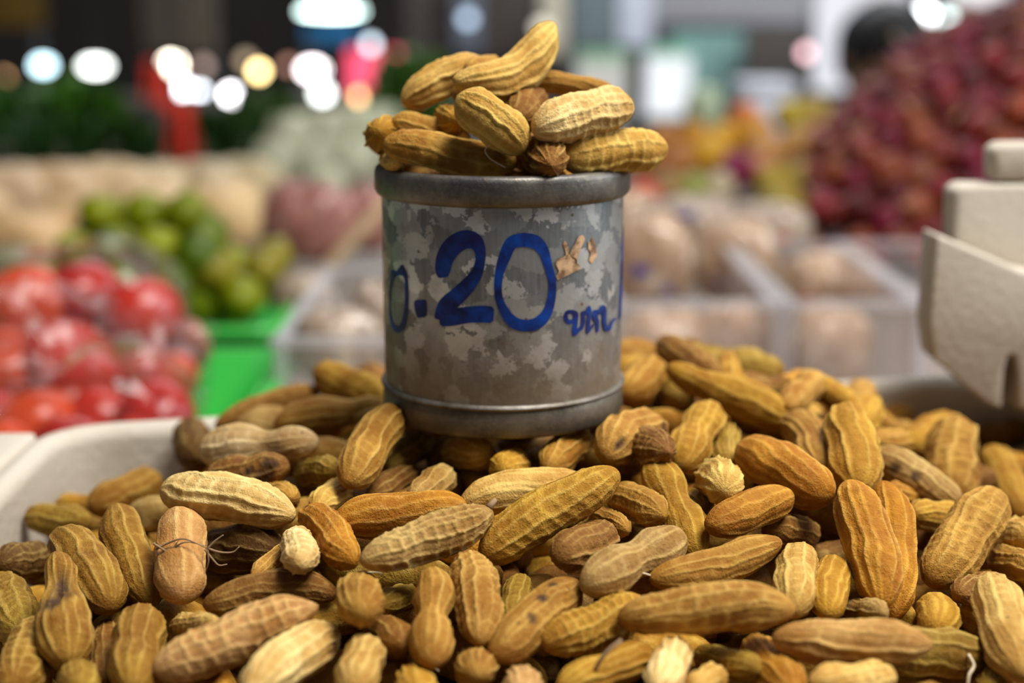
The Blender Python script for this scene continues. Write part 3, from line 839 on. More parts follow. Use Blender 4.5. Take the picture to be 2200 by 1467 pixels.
# on the can: depth relative to the can's axis in mm (negative is nearer)
TOP = [
 ("curved pale tan peanut pod crowning the can's heap, tip upward", 978, 180, 1194, 50, 92, -2, 'P', dict(bend=-44, ws=.06, n=.05, r=.14, dz=4, L=46, tp=-.05)),
 ("long ridged straw peanut pod leaning at the heap's upper left on the can", 862, 222, 1058, 138, 80, 2, 'P', dict(bend=8, n=.05, r=.14, dz=6, ws=.04)),
 ("bit of peanut pod peeping up behind the can's crowning pod", 1000, 148, 1075, 132, 40, 14, 'T', {}),
 ("ribbed ochre peanut pod end at the can heap's far left", 808, 272, 846, 320, 84, 2, 'Y', dict(ws=0, r=.13, n=.0, L=34, end=1)),
 ("brownish tan peanut pod sloping down behind the can's front left pod", 838, 262, 1012, 305, 70, -15, 'T', dict(n=.1, r=.07, dz=2)),
 ("long wrinkled tan peanut pod lying on the can's front left rim", 822, 310, 1112, 352, 84, -27, 'T', dict(ws=.05, n=.35, r=.09, wr=.05, tp=-.05, thread3=1)),
 ("plump straw peanut pod with bold ribs, centre of the can's heap", 984, 206, 1128, 322, 94, -30, 'P', dict(n=.1, r=.11, ws=.1, bend=5)),
 ("brightest cream peanut pod on the can, upper right", 1146, 280, 1362, 226, 100, -21, 'C', dict(n=.35, r=.12, ws=.06, bend=8, L=40)),
 ("netted cream tan peanut pod overhanging the can's right rim", 1202, 335, 1436, 318, 94, -20, 'P', dict(n=.8, r=.08, ws=.08, L=42)),
 ("small shrivelled dark brown peanut pod at the can's front rim", 1132, 300, 1200, 372, 84, -33, 'B', dict(ws=0, n=.4, wr=.10, r=.14, beak=.35, L=30)),
 ("straw peanut pod lying along the back of the can's heap", 1142, 172, 1322, 198, 50, 10, 'T', dict(n=.05)),
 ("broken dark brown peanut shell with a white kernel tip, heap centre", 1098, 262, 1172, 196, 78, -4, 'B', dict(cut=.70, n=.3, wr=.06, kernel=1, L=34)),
 ("ochre peanut pod wedged between the ribbed pods on the can", 932, 250, 1000, 258, 62, -6, 'Y', {}),
 ("pale peanut pod end tucked behind the can's left rim", 815, 335, 870, 350, 50, -20, 'P', {}),
 ("shaded tan peanut pod right under the can's crowning pod", 975, 205, 1100, 190, 72, 4, 'T', dict(n=.2)),
 ("shaded ochre peanut pod under the can's brightest pod", 1115, 250, 1230, 290, 70, -4, 'B', dict(n=.2)),
 ("shaded tan peanut pod deep at the can's centre", 1040, 330, 1160, 330, 66, -6, 'T', {}),
 ("ochre peanut pod hidden behind the can's netted overhanging one", 1230, 300, 1335, 300, 66, 5, 'Y', {}),
]

pods = []      # each: name data for the relaxation and the build


def add_pod(label, x1, y1, x2, y2, w, lift, tone, o, where, seed):
    mx, my = (x1 + x2) / 2, (y1 + y2) / 2
    if where == 'can':
        M = at(mx, my, TC[1] + lift * 1e-3)
    else:
        M = hit(mx, my, lift * 1e-3)
    zc = float(np.dot(M - CAM, FWD))
    E = math.hypot(x2 - x1, y2 - y1) / FPX * zc
    R = w / 2 / FPX * zc
    if where == 'can':
        dzn = 0.012 if (y2 - y1) * 1.0 > 0 else -0.012
        dzn = o.get('dz', 0) * 1e-3 if 'dz' in o else (0.002 if y2 < y1 else -0.002)
        Ln = math.hypot(E, dzn)
        L = max(o.get('L', 0) * 1e-3, min(Ln, 0.052), E, 0.026)
    else:
        A0 = hit(x1, y1, lift * 1e-3); B0 = hit(x2, y2, lift * 1e-3)
        dzn = float(np.dot(B0 - A0, FWD))
        dzn = max(-0.045, min(0.045, dzn))
        Ln = math.hypot(E, dzn)
        L = o['L'] * 1e-3 if 'L' in o else min(max(Ln, 0.031), 0.046)
        L = max(L, E)
        if abs(dzn) < 1e-4: dzn = 1e-4 * (1 if y2 < y1 else -1)
    if L > E * 1.002 and L > 2.05 * R:
        s2 = ((E / 2) ** 2 - R ** 2) / ((L / 2) ** 2 - R ** 2)
        s = math.sqrt(min(1.0, max(s2, 0.03)))
    else:
        s = 1.0
    if where != 'can' and abs(dzn) < 0.25 * L and s > 0.9:
        s = max(s, 0.97)
    sg = 1.0 if dzn >= 0 else -1.0
    if o.get('end'): sg = 1.0
    u2 = np.array((x2 - x1, y2 - y1), float); u2 /= np.linalg.norm(u2) + 1e-9
    perp = RGT * u2[0] - UPV * u2[1]
    vdir = (M - CAM) / np.linalg.norm(M - CAM)
    perp = perp - vdir * np.dot(perp, vdir); perp /= np.linalg.norm(perp)
    X = perp * s + vdir * sg * math.sqrt(max(0, 1 - s * s))
    X /= np.linalg.norm(X)
    Zl = -vdir - X * np.dot(-vdir, X)
    if np.linalg.norm(Zl) < 0.05: Zl = UPV - X * np.dot(UPV, X)
    Zl /= np.linalg.norm(Zl)
    Yl = np.cross(Zl, X)
    bend = o.get('bend', 0) / FPX * zc
    pods.append(dict(label=label, M=M.copy(), X=X, Y=Yl, Z=Zl, L=L, R=R, tone=tone, o=o, where=where, seed=seed, v=vdir, lift=lift, bend=bend, hero=True, M0=M.copy()))


for i, r_ in enumerate(PILE): add_pod(*r_, 'pile', 100 + i)
for i, r_ in enumerate(TOP): add_pod(*r_, 'can', 500 + i)

def to_px(p):
    q = np.asarray(p) - CAM; zc = np.dot(q, FWD)
    return 1100 + FPX * q[0] / zc, 733.5 - FPX * np.dot(q, UPV) / zc


# fillers: pods lower down that show in the gaps between the ones above
rng = np.random.RandomState(7)
fill_protos = []
for q in range(7):
    L = 0.036 + 0.008 * rng.rand(); R = 0.0068 + 0.0012 * rng.rand()
    v_, f_, rl, st_ = pod_geo(L, R, 22, 34, 900 + q, ws=0.05 + 0.28 * rng.rand(), wc=0.4 + 0.2 * rng.rand(), tp=(rng.rand() - .5) * .3, bend=(rng.rand() - .5) * 0.004, r=0.09, n=rng.rand() * 0.6, wr=0.03)
    fill_protos.append((mesh_np('peanut', v_, f_, True, dict(relief=rl, stain_hollow=st_)), L, R))
    fill_protos[-1][0].materials.append(M_PEANUT)


def back_wall_y(x):
    a = INNER[3]; b = INNER[2]
    return a.y + (x - a.x) / (b.x - a.x) * (b.y - a.y)


def add_fill(x, y, z, proto, tilt=0.5):
    th = rng.rand() * 6.283
    X = np.array((math.cos(th), math.sin(th), (rng.rand() - .5) * tilt)); X /= np.linalg.norm(X)
    Zl = np.array((0, 0, 1.0)); Zl = Zl - X * np.dot(X, Zl); Zl /= np.linalg.norm(Zl)
    Yl = np.cross(Zl, X)
    me, L, R = fill_protos[proto]
    P = np.array((x, y, z))
    tn = 'TYBGTOYTN'[rng.randint(9)]
    pods.append(dict(label=None, M=P, X=X, Y=Yl, Z=Zl, L=L, R=R, tone=tn, o={}, where='pile', seed=proto, v=(P - CAM) / np.linalg.norm(P - CAM), lift=-8, bend=0, hero=False, M0=P.copy()))


ix = 0
for x in np.arange(-0.158, 0.236, 0.0245):
    for y in np.arange(0.276, 0.63, 0.0175):
        xx = x + (rng.rand() - .5) * 0.014; yy = y + (rng.rand() - .5) * 0.01
        if yy > back_wall_y(xx) - 0.014: continue
        z = float(surf(xx, yy)) - 0.0095 - 0.004 * rng.rand()
        if math.hypot(xx - TC[0], yy - TC[1]) < TR + 0.004: z = min(z, Z0 - 0.0095)
        q_ = to_px((xx, yy, z))
        if q_[0] < 395 and q_[1] < 1085: continue
        add_fill(xx, yy, z, ix % 7); ix += 1
for q in range(20):
    a = q * 2.399; rr = 0.024 * math.sqrt((q + .5) / 20)
    add_fill(TC[0] + rr * math.cos(a), TC[1] + rr * math.sin(a), Z0 + 0.066 + 0.010 * (1 - rr / 0.028) + 0.002 * rng.rand(), q % 7, 0.4)
    pods[-1]['where'] = 'can'

# relaxation: pods placed from the photograph slide only along their line of sight, fillers move freely
ts = np.array((-0.40, -0.2, 0, 0.2, 0.40))
NPOD = len(pods); NS = 5
pid = np.repeat(np.arange(NPOD), NS)
Mx = np.array([p['M'] for p in pods]); Xx = np.array([p['X'] for p in pods]); Yx = np.array([p['Y'] for p in pods])
Lx = np.array([p['L'] for p in pods]); Rx = np.array([p['R'] for p in pods]); Vx = np.array([p['v'] for p in pods])
Bx = np.array([p['bend'] for p in pods])
WS = np.array([p['o'].get('ws', 0.1) for p in pods])
her = np.array([p['hero'] for p in pods]); can_ = np.array([p['where'] == 'can' for p in pods])
lift = np.array([p['lift'] for p in pods], float)
prof5 = np.stack((0.70 + 0 * WS, 0.97 + 0 * WS, 0.97 - WS, 0.97 + 0 * WS, 0.70 + 0 * WS), 1)
rs = (Rx[:, None] * prof5 * 0.97).ravel()
loc5 = Xx[:, None, :] * (Lx[:, None] * ts)[:, :, None] + Yx[:, None, :] * (Bx[:, None] * (1 - (2 * ts) ** 2))[:, :, None]
lim = np.where(can_, 0.005, 0.014)
M0 = Mx.copy()
same = pid[:, None] == pid[None, :]
for it in range(70):
    S = (Mx[:, None, :] + loc5).reshape(-1, 3)
    G = S @ S.T; sq = np.diag(G)
    d2 = sq[:, None] + sq[None, :] - 2 * G
    rsum = rs[:, None] + rs[None, :]
    I, J = np.where((d2 < rsum ** 2) & ~same)
    k = I < J; I, J = I[k], J[k]
    D = S[I] - S[J]; dist = np.linalg.norm(D, axis=1) + 1e-9
    n = D / dist[:, None]; pen = rs[I] + rs[J] - dist
    mv = np.zeros((NPOD, 3)); cnt = np.zeros(NPOD)
    pi, pj = pid[I], pid[J]
    hi, hj = her[pi], her[pj]
    # two placed pods: nearer one comes forward, farther one goes back
    b = hi & hj
    if b.any():
        a_, c_ = pi[b], pj[b]
        dep = (D[b] * Vx[a_]).sum(1) - 0.0004 * (lift[a_] - lift[c_])      # positive: i is farther
        sg = np.where(dep > 0, 1.0, -1.0)
        nv_ = np.abs((n[b] * Vx[a_]).sum(1))
        amt = np.minimum(pen[b] * 0.22 * np.clip(nv_ * 1.6, 0.15, 1), 0.0006)
        np.add.at(mv, a_, Vx[a_] * (sg * amt)[:, None]); np.add.at(mv, c_, -Vx[c_] * (sg * amt)[:, None])
    for A_, B_, s in ((hi & ~hj, 1, -1.0), (~hi & hj, 0, 1.0)):
        b = A_
        if b.any():
            f_ = pj[b] if B_ else pi[b]
            dv = n[b] * (s * pen[b] * 0.35)[:, None]
            dv[:, 2] = np.where(can_[f_], dv[:, 2], dv[:, 2] - 0.12 * pen[b])
            np.add.at(mv, f_, dv)
    b = ~hi & ~hj
    if b.any():
        dv = n[b] * (pen[b] * 0.22)[:, None]
        np.add.at(mv, pi[b], dv); np.add.at(mv, pj[b], -dv)
    mg = np.linalg.norm(mv, axis=1); mv *= np.minimum(1, 0.0016 / (mg + 1e-9))[:, None]
    Mx = Mx + mv
    # can, tray walls and tray floor
    S = (Mx[:, None, :] + loc5)
    rad = np.hypot(S[..., 0] - TC[0], S[..., 1] - TC[1]); r5 = rs.reshape(-1, 5)
    inside = (rad < TR + r5 * 0.95) & (S[..., 2] > Z0 - r5 * 0.75) & (~can_)[:, None]
    hit_ = inside.any(1)
    up = hit_ & her
    Mx[up] += Vx[up] * (np.where(Mx[up, 1] > TC[1] + 0.01, 1, -1) * 0.0006)[:, None]
    lo = hit_ & ~her
    Mx[lo, 2] -= 0.0008
    nearw = ((S[..., 1] + r5) > back_wall_y(S[..., 0]) - 0.001).any(1) & ~can_
    Mx[nearw & her] -= Vx[nearw & her] * 0.001
    Mx[nearw & ~her, 1] -= 0.001
    lft = ((S[..., 0] - r5) < INNER[0].x + 0.001).any(1) & ~her; Mx[lft, 0] += 0.001
    rgt = ((S[..., 0] + r5) > INNER[1].x - 0.001).any(1) & ~her; Mx[rgt, 0] -= 0.001
    frt = ((S[..., 1] - r5) < INNER[0].y + 0.001).any(1) & ~her; Mx[frt, 1] += 0.001
    cin = can_ & ~her & ((rad + r5) > TR - 0.003).any(1)
    dirc = np.stack((TC[0] - Mx[:, 0], TC[1] - Mx[:, 1]), 1); dirc /= np.linalg.norm(dirc, axis=1)[:, None] + 1e-9
    Mx[cin, :2] += dirc[cin] * 0.0012
    cz = can_ & ~her; Mx[cz, 2] = np.minimum(Mx[cz, 2], Z0 + 0.079)
    # placed pods stay within reach of where the photograph puts them
    sft = ((Mx - M0) * Vx).sum(1); cl = np.clip(sft, -lim, lim)
    Mx[her] = (M0 + Vx * cl[:, None])[her]

# second, deeper layer keeps the pile opaque
deep = []
for lay, dz_ in enumerate((0.024, 0.036, 0.048)):
    for x in np.arange(-0.152, 0.230, 0.025):
        for y in np.arange(0.276, 0.62, 0.0145):
            xx = x + (0.012 if lay == 1 else 0); yy = y + 0.007 * lay
            if yy > back_wall_y(xx) - 0.016 or xx > 0.228: continue
            q_ = to_px((xx, yy, float(surf(xx, yy)) - dz_))
            if q_[0] < 395 and q_[1] < 1100 and lay == 0: continue
            z = max(float(surf(xx, yy)) - dz_, TRAY_Z + 0.026)
            q = rng.randint(7); th = rng.rand() * 6.283
            deep.append((xx, yy, z, th, q))
gs = []
for x, y, z, th, q in deep:
    me = fill_protos[q][0]
    L, R = fill_protos[q][1], fill_protos[q][2]
    if q not in globals().setdefault('_deepgeo', {}):
        globals()['_deepgeo'][q] = pod_geo(L, R, 12, 14, 900 + q, n=0, r=0.06)
    v_, f_, _a, _b = globals()['_deepgeo'][q]
    c_, s_ = math.cos(th), math.sin(th)
    gs.append((v_ @ np.array(((c_, s_, 0), (-s_, c_, 0), (0, 0, 1))) + np.array((x, y, z)), f_))
v_, f_ = merge_geo(gs)
o = link('buried_peanuts', mesh_np('buried_peanuts', v_, f_, True), M_PEANUT)
o.color = (*TONE['B'], 0)
tag(o, 'brown peanut pods buried deep in the foam tray under the visible ones', 'peanuts', kind='stuff')


def region(p, where):
    if where == 'can': return 'deep in the can'
    x, y = to_px(p)
    if y > 1250: b = 'front edge'
    elif y > 1050: b = 'middle slope'
    else: b = 'upper slope'
    c = 'left' if x < 640 else ('right' if x > 1500 else 'centre')
    if b == 'upper slope' and c == 'centre': return 'around the can base'
    return "on the pile's %s %s" % (c, b)


def frame_matrix(p, M):
    m = Matrix.Identity(4)
    for r_ in range(3):
        m[r_][0], m[r_][1], m[r_][2], m[r_][3] = p['X'][r_], p['Y'][r_], p['Z'][r_], M[r_]
    return m


pod_objs = []
for i, p in enumerate(pods):
    M = Mx[i]
    jt = np.random.RandomState(3000 + i)
    if p['hero']:
        o_ = p['o']
        far = M[1] > 0.50 and p['where'] == 'pile'
        nu, nv = (48, 64) if far else ((72, 104) if p['L'] > 0.03 else (72, 80))
        kw = {k_: v_ for k_, v_ in o_.items() if k_ in ('ws', 'wc', 'tp', 'r', 'n', 'wr', 'beak', 'spots', 'hook', 'cut')}
        if 'n' not in kw: kw['n'] = 0.1 + 0.3 * jt.rand()
        if 'wr' not in kw: kw['wr'] = 0.03
        v_, f_, rl, st_ = pod_geo(p['L'], p['R'], nu, nv, p['seed'], bend=p['bend'], roll=jt.rand() * 6.28, **kw)
        me = mesh_np('peanut', v_, f_, True, dict(relief=rl, stain_hollow=st_)); me.materials.append(M_PEANUT)
        grp = "peanuts heaped on the can" if p['where'] == 'can' else "peanuts on top of the pile in the tray"
        lab = p['label']
    else:
        me = fill_protos[p['seed']][0]
        dark = {'Y': 'ochre', 'T': 'tan', 'B': 'brown', 'G': 'olive', 'O': 'amber', 'N': 'greyish tan'}[p['tone']]
        lab = 'shaded %s pod half hidden %s' % (dark, region(M, p['where']))
        grp = lab.replace('shaded ', '').replace(' pod ', ' peanuts ')
    ob = link('peanut', me)
    ob.matrix_world = frame_matrix(p, M)
    tone = np.array(TONE[p['tone']]) * (0.90 + 0.2 * jt.rand())
    tone[2] *= 0.85 + 0.3 * jt.rand()
    ob.color = (*tone, p['o'].get('sp', 0.25 * (jt.rand() < 0.5)))
    tag(ob, lab, 'peanut', grp)
    pod_objs.append((ob, p))


def strand(name, pts, rad, mat, parent, sides=5, label=None):
    v_, f_ = tube_geo(pts, rad, sides)
    o = link(name, mesh_np(name, v_, f_, True), mat, parent)
    if label: o['label'] = label
    return o


def img_pts(pod, seq, lift):
    """photograph pixels -> points lying just over the pod's near side, in its own frame"""
    ob, p = pod
    M = np.array(ob.matrix_world.translation)
    zc = float(np.dot(M - CAM, FWD)) - p['R'] * 0.8
    inv = ob.matrix_world.inverted()
    out = []
    for (x, y, dz) in seq:
        w_ = CAM + ray(x, y) * (zc - lift - dz * 1e-3)
        out.append(inv @ Vector(w_))
    return out


for ob, p in pod_objs:
    o_ = p['o']; L, R = p['L'], p['R']
    if o_.get('stem'):
        strand('stalk', [(L * .47, R * .25, R * .2), (L * .52, R * .42, R * .15), (L * .545, R * .50, R * .1)], [.0012, .0009, .0007], M_ROOT, ob, 7, 'dark dry stalk tip')
    if o_.get('tail'):
        q = o_['tail']
        strand('stalk', [(L * .46, 0, 0), (L * .55, R * .12, R * .1), (L * .62, R * .1, R * .15)], [.0022, .0009, .0004], M_THREAD, ob, 6, 'pale stalk stub')
        strand('thread', spline([(L * .56, R * .1, R * .2), (L * .62, -R * .25, R * .4), (L * .63, -R * .8, R * .4), (L * .55, -R * 1.0, R * .4)], 14), .00022, M_THREAD, ob)
    if o_.get('thread'):
        pts = img_pts((ob, p), spline([(1432, 1243, 0), (1405, 1238, 2), (1380, 1231, 3), (1358, 1233, 3), (1347, 1250, 3), (1335, 1272, 3), (1318, 1275, 2), (1300, 1266, 1)], 30), 0.002)
        strand('thread', pts, .00028, M_THREAD, ob, 5, 'pale loose fibre')
    if o_.get('thread2'):
        pts = img_pts((ob, p), spline([(2080, 1405, 0), (2092, 1430, 1), (2082, 1450, 2), (2078, 1475, 2)], 14), 0.0)
        strand('thread', pts, .0005, M_THREAD, ob)
    if o_.get('thread3'):
        pts = img_pts((ob, p), spline([(1058, 308, 2), (1042, 322, 3), (1050, 338, 3), (1064, 348, 3), (1086, 360, 2)], 18), 0.002)
        strand('thread', pts, .00016, M_THREAD, ob)
    if o_.get('twig'):
        pts = img_pts((ob, p), spline([(1335, 1375, 1), (1310, 1395, 2), (1292, 1415, 2), (1278, 1440, 1)], 12), 0.0015)
        strand('twig', pts, .0006, M_ROOT, ob)
    if o_.get('roots'):
        seqs = [[(335, 1180, 1), (362, 1166, 2), (392, 1157, 3), (420, 1166, 3), (446, 1178, 2)], [(446, 1178, 2), (462, 1162, 2), (480, 1149, 2)], [(446, 1178, 2), (472, 1186, 2), (500, 1186, 1), (514, 1174, 1)],
                [(440, 1180, 2), (456, 1200, 2), (470, 1214, 2), (488, 1212, 1)], [(352, 1190, 1), (380, 1172, 2), (404, 1164, 2), (440, 1172, 2)], [(340, 1200, 1), (366, 1184, 2), (384, 1160, 2)],
                [(360, 1226, 1), (385, 1240, 2), (412, 1244, 2), (438, 1238, 1)], [(330, 1168, 1), (350, 1180, 2), (372, 1196, 2), (390, 1216, 2)], [(345, 1212, 1), (352, 1190, 2), (368, 1174, 2)], [(446, 1180, 2), (448, 1205, 2), (442, 1228, 1)],
                [(338, 1188, 1), (362, 1200, 2), (380, 1222, 2), (384, 1240, 1)]]
        for sq in seqs:
            strand('root_hair', img_pts((ob, p), spline(sq, 14), 0.001), list(np.linspace(.00038, .00016, 14)), M_ROOT, ob, 5)
    if o_.get('kernel'):
        v_, f_, rl, st_ = pod_geo(.011, .0036, 20, 20, 4, ws=0, r=.02, n=0, wr=.02)
        k_ = link('kernel', mesh_np('kernel', v_ + np.array((L * .16, 0, R * .15)), f_, True), M_KERNEL, ob)
        k_['label'] = 'white kernel tip'

# fillers that the photograph cannot show are left out
bpy.context.view_layer.update()
dg = bpy.context.evaluated_depsgraph_get()
seen = set()
cv = Vector(CAM)
for off in (0.0, 0.03, -0.03):
    org = cv + Vector((off, 0, abs(off) * 0.5))
    for px in range(-30, 2240, 9):
        for py in range(20, 1500, 9):
            if 380 < py < 700 or (py <= 380 and not 780 < px < 1460): continue
            tgt = Vector(CAM + ray(px, py) * 0.5)
            okh, _l, _n, _i, ho, _m = scene.ray_cast(dg, org, (tgt - org).normalized(), distance=1.2)
            if okh and ho is not None: seen.add(ho.name)
n_fill = 0
for ob, p in pod_objs:
    if not p['hero']:
        if ob.name not in seen: bpy.data.objects.remove(ob)
        else: n_fill += 1
ORD = ['first', 'second', 'third', 'fourth', 'fifth', 'sixth', 'seventh', 'eighth', 'ninth', 'tenth', 'eleventh', 'twelfth', 'thirteenth', 'fourteenth', 'fifteenth', 'sixteenth', 'seventeenth', 'eighteenth', 'nineteenth', 'twentieth']


def number_labels(objs):
    """things whose look and region agree are told apart by their order from the left"""
    by = {}
    for o in objs: by.setdefault(o['label'], []).append(o)
    for lab, os_ in by.items():
        if len(os_) < 2: continue
        os_.sort(key=lambda o: to_px(o.matrix_world.translation if o.parent else o.location)[0])
        for k_, o in enumerate(os_):
            o['label'] = lab + (', leftmost' if k_ == 0 else ', rightmost' if k_ == len(os_) - 1 else ', %s from left' % ORD[k_])


bpy.context.view_layer.update()
number_labels([o for o in COL.objects if o.name.startswith('peanut') and not o.parent and 'half hidden' in o.get('label', '')])
print('fillers kept', n_fill, 'seen', len(seen))

# ------------------------------------------------------------------ neighbouring produce on the stall table
TT = TABLE_Z + 0.0005
M_FRUIT = tinted('fruit_skin', 0.42, 0.35, 40, 0.25)
M_TOM = tinted('tomato_skin', 0.25, 0.22, 18, 0.35)
M_SHAL = tinted('shallot_skin', 0.45, 0.45, 55, spec=0.28, spots=(0.17, 0.05, 0.022))
M_GREEN = plain('green_plastic', (0.03, 0.42, 0.05), 0.35, scale=6)
M_STEM = plain('green_stalk', (0.12, 0.22, 0.04), 0.7, scale=80)
M_DRYTOP = plain('dry_shallot_neck', (0.50, 0.33, 0.17), 0.8, scale=80)
M_TUB = film('clear_tub_plastic', (0.95, 0.92, 0.90), 0.09, 0.06, 0.25)
M_TUBRIM = film('frosted_tub_rim', (0.9, 0.88, 0.9), 0.20, 0.08, 0.3)


def lathe_geo(prof, nu, bump=None, seed=0):
    """profile (r, z) from pole to pole with optional radial waviness"""
    g = np.random.RandomState(seed); ph = g.rand(4) * 6.28
    th = np.linspace(0, 2 * np.pi, nu, endpoint=False)
    V = []
    for r, z in prof:
        w = 1.0
        if bump: w = 1 + bump[0] * np.cos(bump[1] * th + ph[0]) + bump[2] * np.sin(2 * th + ph[1])
        V.append(np.stack((r * w * np.cos(th), r * w * np.sin(th), 0 * th + z), -1))
    V = np.concatenate(V); n = len(prof)
    V = np.concatenate((V, [(0, 0, prof[0][1]), (0, 0, prof[-1][1])]))
    j = np.arange(nu); a = n * nu
    tri = np.concatenate((np.stack((np.full(nu, a), (j + 1) % nu, j), -1), np.stack((np.full(nu, a + 1), (n - 1) * nu + j, (n - 1) * nu + (j + 1) % nu), -1)))
    return V, [grid_faces(n, nu), tri]


def round_prof(R, sq=1.0, dip=0.0, top=0.0, n=18):
    """round fruit: sq squash, dip at the stalk, top nipple"""
    out = []
    for i in range(n):
        a = -math.pi / 2 + math.pi * (i + 0.5) / n
        r = R * math.cos(a); z = R * sq * math.sin(a)
        e = max(0.0, 1 - r / (R * 0.55))
        if a > 0: z += -dip * R * e * e + top * R * e ** 2
        elif top: z -= top * R * 0.5 * e ** 2
        out.append((r, z))
    return out


LIME = mesh_np('lime', *lathe_geo(round_prof(0.0205, 1.06, 0, 0.28), 20)); LIME.materials.append(M_FRUIT)
TOM = mesh_np('tomato', *lathe_geo(round_prof(0.032, 0.88, 0.16, 0), 32, (0.018, 5, 0.015))); TOM.materials.append(M_TOM)
SHPROF = [(0.0012, -0.0155), (0.0050, -0.0148), (0.0105, -0.0115), (0.0138, -0.006), (0.0148, 0.0), (0.0135, 0.006), (0.0100, 0.0115), (0.0058, 0.0160), (0.0030, 0.0200)]
SHAL = [mesh_np('shallot', *lathe_geo([(r * k, z * k2) for r, z in SHPROF], 18, (0.03, 3, 0.04), s)) for s, k, k2 in ((1, 1, 1), (2, 1.12, .98), (3, .9, 1.08))]
for m in SHAL: m.materials.append(M_SHAL)
NECK = mesh_np('neck', *tube_geo([(0, 0, .0185), (.0006, 0, .0235), (.003, .001, .0285), (.006, .002, .032)], [.0028, .0017, .0012, .0016], 6)); NECK.materials.append(M_DRYTOP)
brng = np.random.RandomState(21)


def rnd_rot(o, tilt=1.0):
    o.rotation_euler = ((brng.rand() - .5) * 2 * tilt, (brng.rand() - .5) * 2 * tilt, brng.rand() * 6.28)


def basket(name, x0, x1, y0, y1, z0, z1, label, th=0.006, taper=0.88):
    e = empty(name, ((x0 + x1) / 2, (y0 + y1) / 2, z0))
    tag(e, label, 'basket')
    cx, cy = (x1 - x0) / 2, (y1 - y0) / 2
    H = z1 - z0

    def ringpts(f, inset, z):
        poly = rounded([Vector((-cx * f + inset, -cy * f + inset, 0)), Vector((cx * f - inset, -cy * f + inset, 0)), Vector((cx * f - inset, cy * f - inset, 0)), Vector((-cx * f + inset, cy * f - inset, 0))], min(cx, cy) * 0.22, 5)
        return np.array([(p.x, p.y, z) for p in poly])
    R_ = [ringpts(taper, 0, 0), ringpts(1, 0, H), ringpts(1, th, H), ringpts(taper, th, th)]
    n = len(R_[0])
    link('body', mesh_np('body', np.concatenate(R_), [grid_faces(4, n), np.arange(n)[::-1][None, :], (np.arange(n) + 3 * n)[None, :]], True), M_GREEN, e)
    R_ = [ringpts(1, 0.0005, H - .008), ringpts(1, -.007, H - .008), ringpts(1, -.007, H + .002), ringpts(1, .001, H + .002), ringpts(1, 0.0005, H - .008)]
    link('rim', mesh_np('rim', np.concatenate(R_), [grid_faces(5, n)], True), M_GREEN, e)
    for s in (-1, 1):
        for q in range(5):
            y = cy * (q - 2) / 2.6
            b_ = bmesh.new(); box_bm(b_, (s * cx * (taper + 1) / 2 * 1.004, y, H * .5), (.006, .004, H * .8), Matrix.Rotation(s * math.atan2(cx * (1 - taper), H), 3, 'Y'))
            bm_obj('rib', b_, M_GREEN, e)
    return e


basket('green_basket', -0.60, -0.158, 0.735, 0.985, TT, 0.800, 'green plastic basket under the bagged tomatoes, its corner left of the can')
basket('green_basket', -0.405, -0.195, 1.12, 1.31, TT, 0.788, 'green plastic basket under the pile of limes')

# tomatoes in clear bags (photo pixel of the centre, distance, pixel diameter)
TOMS = [(150, 775, .875, 196, 'big shiny red tomato, front and centre in the clear bags'), (60, 655, .925, 190, 'red tomato at the back left under a bright streak of plastic'), (170, 628, .94, 170, 'red tomato at the back of the bags, second from left'),
        (305, 665, .925, 160, 'red tomato at the top right end of the bags beside the limes'), (10, 780, .87, 170, 'red tomato cut by the left border, middle row'),
        (335, 880, .80, 150, 'red tomato lying low at the right, just above the tray rim'), (225, 890, .82, 150, 'orange red tomato low in the front row, second from right'), (75, 905, .80, 170, 'orange red tomato low in the front row at left'),
        (-20, 900, .81, 150, 'red tomato at the left border in the front row'), (255, 745, .93, 140, 'red tomato in shade between the big front one and the right end'), (-60, 690, .925, 170, 'red tomato outside the left border, back row'),
        (115, 705, .95, 150, 'dark red tomato deep between the front and back rows'), (215, 700, .95, 150, 'red tomato deep behind the big front one'), (150, 860, .86, 150, 'dark red tomato wedged below the big front one'), (300, 790, .90, 140, 'red tomato right of the big front one'),
        (45, 850, .87, 150, 'red tomato wedged above the low front row at left'), (370, 800, .90, 110, 'small red tomato near the green corner of the basket'), (150, 950, .78, 150, 'red tomato lowest of all, right behind the tray rim'), (290, 945, .785, 140, 'red tomato lowest at the right, behind the tray rim'), (20, 960, .78, 150, 'red tomato lowest at the left border')]
TOMO = []
for i, (px, py, Y, dpx, lab) in enumerate(TOMS):
    p = at(px, py + 14, Y); zc = np.dot(p - CAM, FWD); k_ = dpx * 1.12 / FPX * zc / 0.064
    o = link('tomato', TOM, None, None, p); o.scale = (k_, k_, k_)
    o.rotation_euler = ((brng.rand() - .5) * 1.6, (brng.rand() - .5) * 1.6, brng.rand() * 6)
    o.color = ((0.46, 0.018, 0.005, 1), (0.54, 0.050, 0.007, 1), (0.38, 0.012, 0.007, 1))[i % 3]
    tag(o, lab, 'tomato', 'bagged tomatoes')
    TOMO.append((p, 0.032 * k_))


